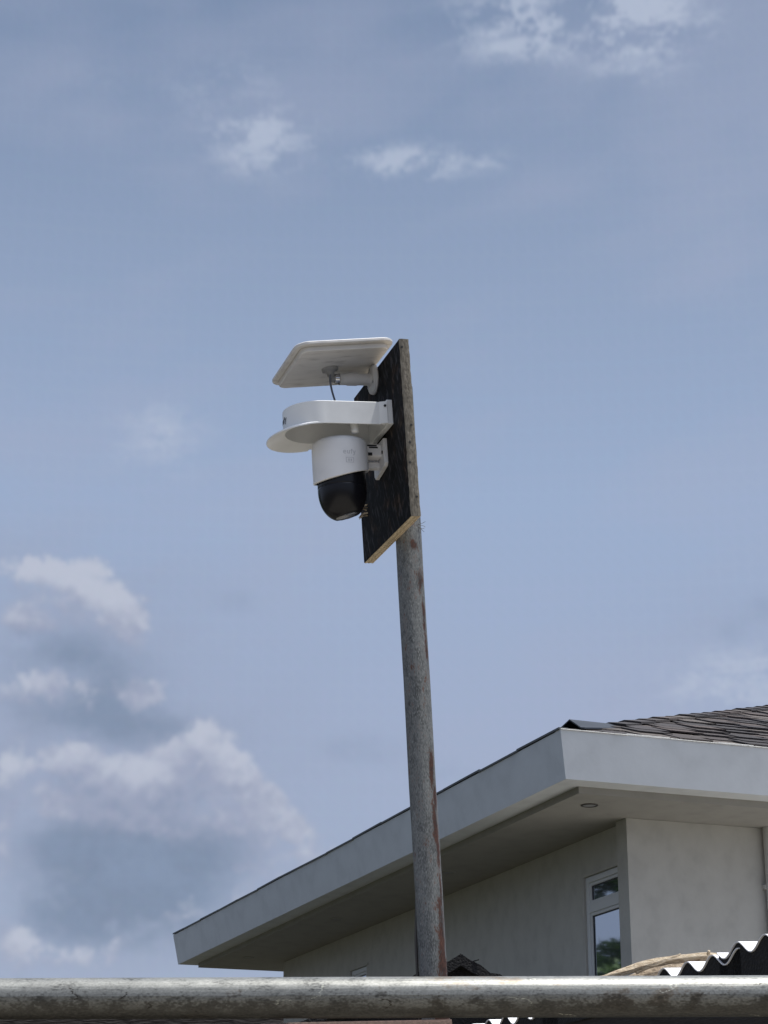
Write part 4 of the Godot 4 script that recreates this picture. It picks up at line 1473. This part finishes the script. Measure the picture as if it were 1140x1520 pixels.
func make_panel() -> void:
	# tilted a little against the board
	var pax := Vector3(0.9940, -0.1080, -0.0454).normalized()
	var paz := Vector3(0.0417, -0.0422, 0.9982)
	paz = (paz - pax * paz.dot(pax)).normalized()
	var pb := Basis(pax, paz.cross(pax), paz)
	var pc := Vector3(0.0835, 0.0124, 0.1680)
	var o := Vector3(0.006, -0.017, 0.170)
	var p := mounted("solar_panel", "white solar panel seen from below, topmost on the board", "solar panel", o)
	var hx := 0.0965
	var hz := 0.102
	var tf := Transform3D(pb, pc)
	var ax := tf.basis.x
	var ay := tf.basis.z
	var up := tf.basis.y
	var st := mb()
	slab(st, rounded(-hx, -hz, hx, hz, 0.026), pc, ax, ay, up, -0.001, 0.0055, 0.0014, true)
	obj("outer_frame", st, M.panel_plastic, p, o)
	st = mb()
	slab(st, rounded(-hx + 0.011, -hz + 0.011, hx - 0.011, hz - 0.011, 0.017), pc, ax, ay, up, -0.0110, -0.0011, 0.0012, true)
	obj("back_shell", st, M.panel_plastic, p, o)
	st = mb()
	slab(st, rounded(-hx + 0.007, -hz + 0.007, hx - 0.007, hz - 0.007, 0.02), pc, ax, ay, up, 0.0057, 0.0070)
	obj("cell_sheet", st, M.solar_cell, p, o)
	# ball joint under the middle
	st = mb()
	var j := pc + up * -0.0110 + ax * 0.006 + ay * 0.001
	lathe(st, j, -up, [Vector2(0.016, 0.0), Vector2(0.0155, 0.004), Vector2(0.010, 0.0055), Vector2(0.0075, 0.009), Vector2(0.007, 0.014)], 24, -0.1)
	cbox(st, j + ax * 0.002 - up * 0.003, ax * 0.011, up * 0.003, ay * 0.009, 0.001)
	obj("joint_socket", st, M.grey_plastic, p, o)
	# arm from the disc on the board out to the chrome collar
	var hub := Vector3(0.006, -0.018, 0.170)
	var endp := Vector3(0.087, -0.0195, 0.170)
	var dir := (endp - hub).normalized()
	st = mb()
	lathe(st, Vector3(0.0003, -0.018, 0.170), Vector3(1, 0, 0), [Vector2(0.0, 0.0), Vector2(0.0285, 0.0), Vector2(0.0290, 0.003), Vector2(0.0278, 0.0075), Vector2(0.0235, 0.0095), Vector2(0.013, 0.0105), Vector2(0.0, 0.0105)], 40, 0.004)
	obj("base_disc", st, M.panel_plastic, p, o)
	for s in [[0.0, 0.020], [-0.0175, -0.0105], [0.0175, -0.0105]]:
		st = mb()
		rod(st, Vector3(0.0094, -0.018 + s[1], 0.170 + s[0]), Vector3(0.0106, -0.018 + s[1], 0.170 + s[0]), 0.0028, 10)
		obj("screw", st, M.steel, p, o)
	st = mb()
	lathe(st, Vector3(0.009, -0.018, 0.170), dir, [Vector2(0.0145, 0.0), Vector2(0.0115, 0.006), Vector2(0.0112, 0.026), Vector2(0.0122, 0.028), Vector2(0.0122, 0.046), Vector2(0.0112, 0.047), Vector2(0.0112, 0.062)], 32, 0.03)
	obj("arm", st, M.panel_plastic, p, o)
	# chrome collar
	st = mb()
	var c0 := Vector3(0.0675, -0.0188, 0.170)
	lathe(st, c0, dir, [Vector2(0.0, 0.0), Vector2(0.0088, 0.0), Vector2(0.0094, 0.001), Vector2(0.0094, 0.0115), Vector2(0.0084, 0.013), Vector2(0.0, 0.013)], 28, 0.006)
	obj("collar", st, M.chrome, p, o)
	st = mb()
	rod(st, c0 + dir * 0.012, c0 + dir * 0.019, 0.0068, 16)
	rod(st, c0 + dir * 0.016, j - up * 0.010, 0.0058, 14)
	obj("ball_stem", st, M.grey_plastic, p, o)
	# lead from the joint down into the hood
	var ca := mounted("panel_cable", "thin grey cable hanging from the solar panel into the hood's top", "cable", Vector3(0.092, -0.10, 0.150))
	st = mb()
	var cv := Curve3D.new()
	cv.bake_interval = 0.004
	cv.add_point(j + Vector3(-0.002, -0.004, -0.004), Vector3.ZERO, Vector3(0.004, -0.012, 0))
	cv.add_point(Vector3(0.0885, -0.040, 0.164), Vector3(0.0025, 0.016, 0.0), Vector3(-0.0015, -0.014, -0.001))
	cv.add_point(Vector3(0.079, -0.0985, 0.152), Vector3(0.003, 0.016, 0.0), Vector3.ZERO)
	var pts := []
	for v in cv.get_baked_points():
		pts.append(v)
	tube(st, pts, 0.0020, 8)
	obj("sheath", st, M.cable_sheath, ca, Vector3(0.092, -0.10, 0.150))

func hood_outline(r: float, zc: float, xc: float, x0: float, n := 40) -> Array:
	# from the board on the near side round the end and back on the far side
	var out := [Vector2(x0, zc - r)]
	for k in n + 1:
		var t := -PI * 0.5 + PI * k / n
		out.append(Vector2(xc + cos(t) * r, zc + sin(t) * r))
	out.append(Vector2(x0, zc + r))
	return out

func make_hood() -> void:
	var zc := 0.134
	var r := 0.0635
	var xc := 0.1275
	var top := -0.0965
	var bot := -0.1405
	var o := Vector3(0.004, bot, zc)
	var h := mounted("rain_hood", "white round-ended rain hood with a flared brim above the camera", "hood", o)
	var line := hood_outline(r, zc, xc, 0.012)
	var inner := hood_outline(r - 0.003, zc, xc, 0.012)
	var st := mb()
	var up_row := []
	var up_in := []
	var lo_row := []
	var in_top := []
	var in_bot := []
	for k in line.size():
		var a: Vector2 = line[k]
		var b: Vector2 = inner[k]
		up_in.append(Vector3(b.x, top, b.y))
		up_row.append(Vector3(a.x, top - 0.002, a.y))
		lo_row.append(Vector3(a.x, bot, a.y))
		in_top.append(Vector3(b.x, top - 0.003, b.y))
		in_bot.append(Vector3(b.x, bot, b.y))
	var mid := Vector3(0.1, (top + bot) * 0.5, zc)
	surf(st, [up_row, lo_row], false, mid)
	surf(st, [up_in, up_row], false, mid)
	surf(st, [in_top, in_bot], false, mid, 1, 1, true)
	surf(st, [lo_row, in_bot], false, mid + Vector3(0, 1, 0))
	obj("band", st, M.hood_plastic, h, o)
	st = mb()
	var poly := []
	for q in inner:
		poly.append(q)
	slab(st, poly, Vector3.ZERO, Vector3(1, 0, 0), Vector3(0, 0, 1), Vector3(0, 1, 0), top - 0.003, top)
	obj("top_plate", st, M.hood_plastic, h, o)
	# flange against the board, its ends turned out a little
	st = mb()
	cbox(st, Vector3(0.0063, (top + bot) * 0.5 + 0.001, zc), Vector3(0.006, 0, 0), Vector3(0, 0.0238, 0), Vector3(0, 0, r + 0.004), 0.0015)
	for s in [-1.0, 1.0]:
		var a := [Vector2(0.012, 0.0), Vector2(0.026, 0.0), Vector2(0.012, 0.0055)]
		slab(st, a, Vector3(0, 0, zc + s * r), Vector3(1, 0, 0), Vector3(0, 0, s), Vector3(0, 1, 0), bot + 0.001, top - 0.001)
	obj("flange", st, M.hood_plastic, h, o)
	for s in [-1.0, 1.0]:
		st = mb()
		rod(st, Vector3(0.0152, -0.106, zc + s * (r + 0.0030)), Vector3(0.0152, -0.106, zc + s * (r + 0.0056)), 0.0024, 12)
		obj("screw_hole", st, M.dark_slot, h, o)
	# flared brim, deepest towards the far front, fading out at both ends
	st = mb()
	var rows_t := []
	var rows_b := []
	var n := 56
	for k in n + 1:
		var t := -PI * 0.5 + PI * k / n
		var w: float = pow(maxf(cos((t - 0.42) * 0.80), 0.0), 1.3)
		if t < -0.75:
			w *= maxf(0.0, 1.0 - (-0.75 - t) / 0.82)
		var out: float = 0.033 * w
		var drop: float = 0.0145 * w
		var rt := []
		var rb := []
		for j in 7:
			var q := j / 6.0
			var rr := r - 0.0005 + out * q
			var y := bot + 0.003 - drop * pow(q, 1.25) - 0.001 * q
			rt.append(Vector3(xc + cos(t) * rr, y, zc + sin(t) * rr))
			rb.append(rt[j] - Vector3(0, 0.0026, 0))
		rows_t.append(rt)
		rows_b.append(rb)
	surf(st, rows_t, false, Vector3(xc, -1, zc))
	surf(st, rows_b, false, Vector3(xc, -1, zc), 1, 1, true)
	var rim := []
	for k in n + 1:
		rim.append([rows_t[k][6], rows_b[k][6]])
	surf(st, rim, false, Vector3(xc, bot, zc))
	# far straight stretch of the brim, tapering back to the board
	var rows := []
	for k in 13:
		var q := k / 12.0
		var wk := (1.0 - q) * pow(maxf(cos((PI * 0.5 - 0.42) * 0.80), 0.0), 1.3)
		rows.append([Vector3(xc - 0.10 * q, bot + 0.003, zc + r - 0.0005), Vector3(xc - 0.10 * q, bot + 0.002 - 0.0145 * wk, zc + r + 0.033 * wk)])
	surf(st, rows, false, Vector3(xc, -1, zc))
	obj("brim", st, M.hood_plastic, h, o)
	# moulded screw boss hanging inside
	st = mb()
	lathe(st, Vector3(0.068, top - 0.003, 0.092), Vector3.DOWN, [Vector2(0.0078, 0.0), Vector2(0.0075, 0.048), Vector2(0.006, 0.052), Vector2(0.0, 0.053)], 20, 0.02)
	obj("screw_boss", st, M.hood_plastic, h, o)
	# raised word on the rounded end
	var word := bent_word("eufy", 0.0105, 0.0006, r + 0.0002, Vector3(xc, -0.1185, zc), 0.0, 1.0)
	obj("lettering", word, M.print_dark, h, o)

# a word bent round an upright cylinder; turn 0 reads from straight in front of the board
func bent_word(text: String, height: float, depth: float, r: float, c: Vector3, turn: float, stretch: float) -> Mesh:
	var tm := TextMesh.new()
	var f := SystemFont.new()
	f.font_names = PackedStringArray(["Droid Sans"])
	f.font_weight = 700
	tm.font = f
	tm.text = text
	tm.font_size = 64
	tm.pixel_size = height / 46.0
	tm.depth = depth
	tm.curve_step = 1.0
	return bend(tm, r, c, turn, stretch)

func bend(src: Mesh, r: float, c: Vector3, turn: float, stretch := 1.0) -> Mesh:
	var out := ArrayMesh.new()
	for s in src.get_surface_count():
		var a := src.surface_get_arrays(s)
		var v: PackedVector3Array = a[Mesh.ARRAY_VERTEX]
		var nn: PackedVector3Array = a[Mesh.ARRAY_NORMAL]
		for i in v.size():
			# to the reader's right is towards -z at the outer end
			var t := turn - v[i].x * stretch / r
			var rr := r + v[i].z
			var out_dir := Vector3(cos(t), 0, sin(t))
			var right := Vector3(sin(t), 0, -cos(t))
			var n0 := nn[i]
			v[i] = c + out_dir * rr + Vector3(0, v[i].y, 0)
			nn[i] = (out_dir * n0.z + right * n0.x + Vector3(0, n0.y, 0)).normalized()
		var b := []
		b.resize(Mesh.ARRAY_MAX)
		b[Mesh.ARRAY_VERTEX] = v
		b[Mesh.ARRAY_NORMAL] = nn
		b[Mesh.ARRAY_INDEX] = a[Mesh.ARRAY_INDEX]
		out.add_surface_from_arrays(Mesh.PRIMITIVE_TRIANGLES, b)
	return out

func make_camera_body() -> void:
	var xc := 0.088
	var zc := 0.134
	var r := 0.052
	var o := Vector3(0.0, -0.18, 0.155)
	var k := mounted("security_camera", "white security camera with a black swivelling dome under the hood", "camera", o)
	var st := mb()
	# shell: its lower rim hangs lower on the outer side
	var lower := func(t: float, rr: float) -> float: return -0.2258 - 0.0126 * cos(t) * rr / r + 0.0065 * sin(t)
	var prof := [[0.0, -0.1555], [0.030, -0.1556], [0.0455, -0.1575], [0.0500, -0.1610], [0.0515, -0.1670], [0.052, -0.180]]
	var rows := []
	var n := 64
	for p in prof:
		var row := []
		for j in n + 1:
			var t := TAU * j / n
			row.append(Vector3(xc + cos(t) * p[0], p[1], zc + sin(t) * p[0]))
		rows.append(row)
	for rr in [0.052, 0.0515, 0.0495, 0.0470, 0.0465]:
		var row := []
		for j in n + 1:
			var t := TAU * j / n
			var y: float = lower.call(t, r)
			if rr == 0.052:
				y += 0.0014
			elif rr == 0.0515:
				y += 0.0003
			elif rr == 0.0465:
				y += 0.012
			row.append(Vector3(xc + cos(t) * rr, y, zc + sin(t) * rr))
		rows.append(row)
	surf(st, rows, true, Vector3(xc, -0.21, zc))
	obj("shell", st, M.white_plastic, k, o)
	# black head
	st = mb()
	var hr := 0.0462
	var head := []
	for p in [[0.0445, -0.212], [0.0450, -0.226], [0.0450, -0.2445], [0.0440, -0.2455], [0.0440, -0.2470], [0.0450, -0.2480]]:
		head.append(p)
	for j in 17:
		var a := PI * 0.5 * j / 16.0
		head.append([0.0450 * pow(cos(a), 0.80), -0.250 - 0.0565 * sin(a)])
	rows = []
	for p in head:
		var row := []
		for j in 49:
			var t := TAU * j / 48.0
			var rr: float = p[0]
			var q := Vector3(xc + cos(t) * rr - 0.0005, p[1], zc + sin(t) * rr)
			# the underside is cut slanting up towards the board
			var cut: float = -0.3035 + maxf(0.1008 - q.x, 0.0) * 0.24
			if q.y < cut:
				q.y = lerpf(q.y, cut, 0.9)
			row.append(q)
		rows.append(row)
	surf(st, rows, true, Vector3(xc, -0.25, zc))
	obj("dome", st, M.black_plastic, k, o)
	# grey lens rim at the very bottom, and the lens eye on the far side
	st = mb()
	var lc := Vector3(xc + 0.002, -0.3000, zc - 0.002)
	lathe(st, lc, Vector3(-0.233, -0.97, 0).normalized(), [Vector2(0.0135, -0.004), Vector2(0.013, 0.0010), Vector2(0.0115, 0.0018), Vector2(0.0, 0.0019)], 28, -0.05)
	obj("light_window", st, M.grey_plastic, k, o)
	for q in [[0.030, -0.252], [0.028, -0.270]]:
		st = mb()
		var ld := Vector3(0.15, -0.12, 1.0).normalized()
		rod(st, Vector3(xc - 0.004, q[1], zc) + ld * 0.034, Vector3(xc - 0.004, q[1], zc) + ld * 0.0445, 0.0075, 20)
		obj("lens", st, M.lens_glass, k, o)
	# wall bracket: plate with cut corners, slots, and the neck to the shell
	st = mb()
	var plate := [Vector2(0.1165, -0.152), Vector2(0.1165, -0.199), Vector2(0.122, -0.2045), Vector2(0.184, -0.2125), Vector2(0.190, -0.206), Vector2(0.190, -0.152)]
	slab(st, plate, Vector3(0.0006, 0, 0), Vector3(0, 0, 1), Vector3(0, 1, 0), Vector3(1, 0, 0), 0.0, 0.0075, 0.0009)
	obj("bracket_plate", st, M.white_plastic, k, o)
	st = mb()
	cbox(st, Vector3(0.026, -0.1715, 0.148), Vector3(0.019, 0, 0), Vector3(0, 0.0125, 0), Vector3(0, 0, 0.019), 0.003)
	cbox(st, Vector3(0.024, -0.194, 0.158), Vector3(0.017, 0, 0), Vector3(0, 0.0065, 0), Vector3(0, 0, 0.008), 0.002)
	obj("bracket_neck", st, M.white_plastic, k, o)
	for s in [[0.0275, -0.1630, 0.0095, 0.0013], [0.0245, -0.1668, 0.0085, 0.0012], [0.034, -0.1795, 0.0065, 0.0028]]:
		st = mb()
		cbox(st, Vector3(s[0], s[1], 0.1288), Vector3(s[2], 0, 0), Vector3(0, s[3], 0), Vector3(0, 0, 0.001))
		obj("slot", st, M.dark_slot, k, o)
	for s in [[-0.176, 0.1275], [-0.1885, 0.170]]:
		st = mb()
		rod(st, Vector3(0.0078, s[0], s[1]), Vector3(0.0088, s[0], s[1]), 0.0034, 12)
		obj("screw", st, M.dark_slot, k, o)
	# word and mark on the shell, on the side towards the viewer
	var turn := -1.66
	obj("lettering", bent_word("eufy", 0.0085, 0.0002, r + 0.0001, Vector3(xc, -0.1905, zc), turn, 1.0), M.print_grey, k, o)
	st = mb()
	for b in [[-0.0078, 0.0078, 0.0040, 0.0050], [-0.0078, 0.0078, -0.0050, -0.0040], [-0.0078, -0.0066, -0.0040, 0.0040], [0.0066, 0.0078, -0.0040, 0.0040], [-0.0034, -0.0008, -0.0022, 0.0022], [0.0010, 0.0036, -0.0022, 0.0022]]:
		var steps := 6
		for i in steps:
			var xa: float = lerpf(b[0], b[1], float(i) / steps)
			var xb: float = lerpf(b[0], b[1], float(i + 1) / steps)
			quad(st, Vector3(xa, b[2], 0), Vector3(xb, b[2], 0), Vector3(xb, b[3], 0), Vector3(xa, b[3], 0), Vector3(0, 0, 1))
	obj("badge", bend(st.commit(), r + 0.00035, Vector3(xc, -0.2065, zc), turn), M.print_grey, k, o)

func make_small_bits() -> void:
	# twisted wire end poking out beside the post under the board
	var r := RandomNumberGenerator.new()
	r.seed = 12
	var o := post_at(2.868) + Vector3(0.02, 0, 0.012)
	var w := thing("tie_wire", "frayed grey tie wire poking out right of the post below the board", "wire", Transform3D(Basis(), o))
	for k in 4:
		var st := mb()
		var pts := [o + Vector3(-0.004, 0.002 * k - 0.003, 0.004)]
		var d := Vector3(1, r.randf_range(-0.35, 0.25), r.randf_range(-0.3, 0.3)).normalized()
		for j in 5:
			d = (d + Vector3(r.randf_range(-0.3, 0.2), r.randf_range(-0.4, 0.4), r.randf_range(-0.3, 0.3))).normalized()
			pts.append(pts[-1] + d * 0.0036)
		tube(st, pts, 0.0004, 5)
		obj("strand", st, M.lamp_dark, w, o)
	# dry twig caught against the board beside the dome
	var to := Vector3(0.0, -0.246, 0.283)
	var t := mounted("dry_twig", "small tuft of dry twigs against the board beside the black dome", "twig", to)
	for k in 6:
		var st := mb()
		var a := to + Vector3(0.001, 0.012 - 0.004 * k, -0.008 + 0.004 * (k % 4))
		var d := Vector3(0.9, r.randf_range(-0.9, 0.3), r.randf_range(-0.6, 0.6)).normalized()
		tube(st, [a, a + d * 0.007, a + d * 0.012 + Vector3(0, -0.002, 0), a + d * 0.017 + Vector3(0, -0.006, 0.002)], [0.0016, 0.0014, 0.0012, 0.0007], 6)
		obj("twig_piece", st, M.log_wood, t, to)
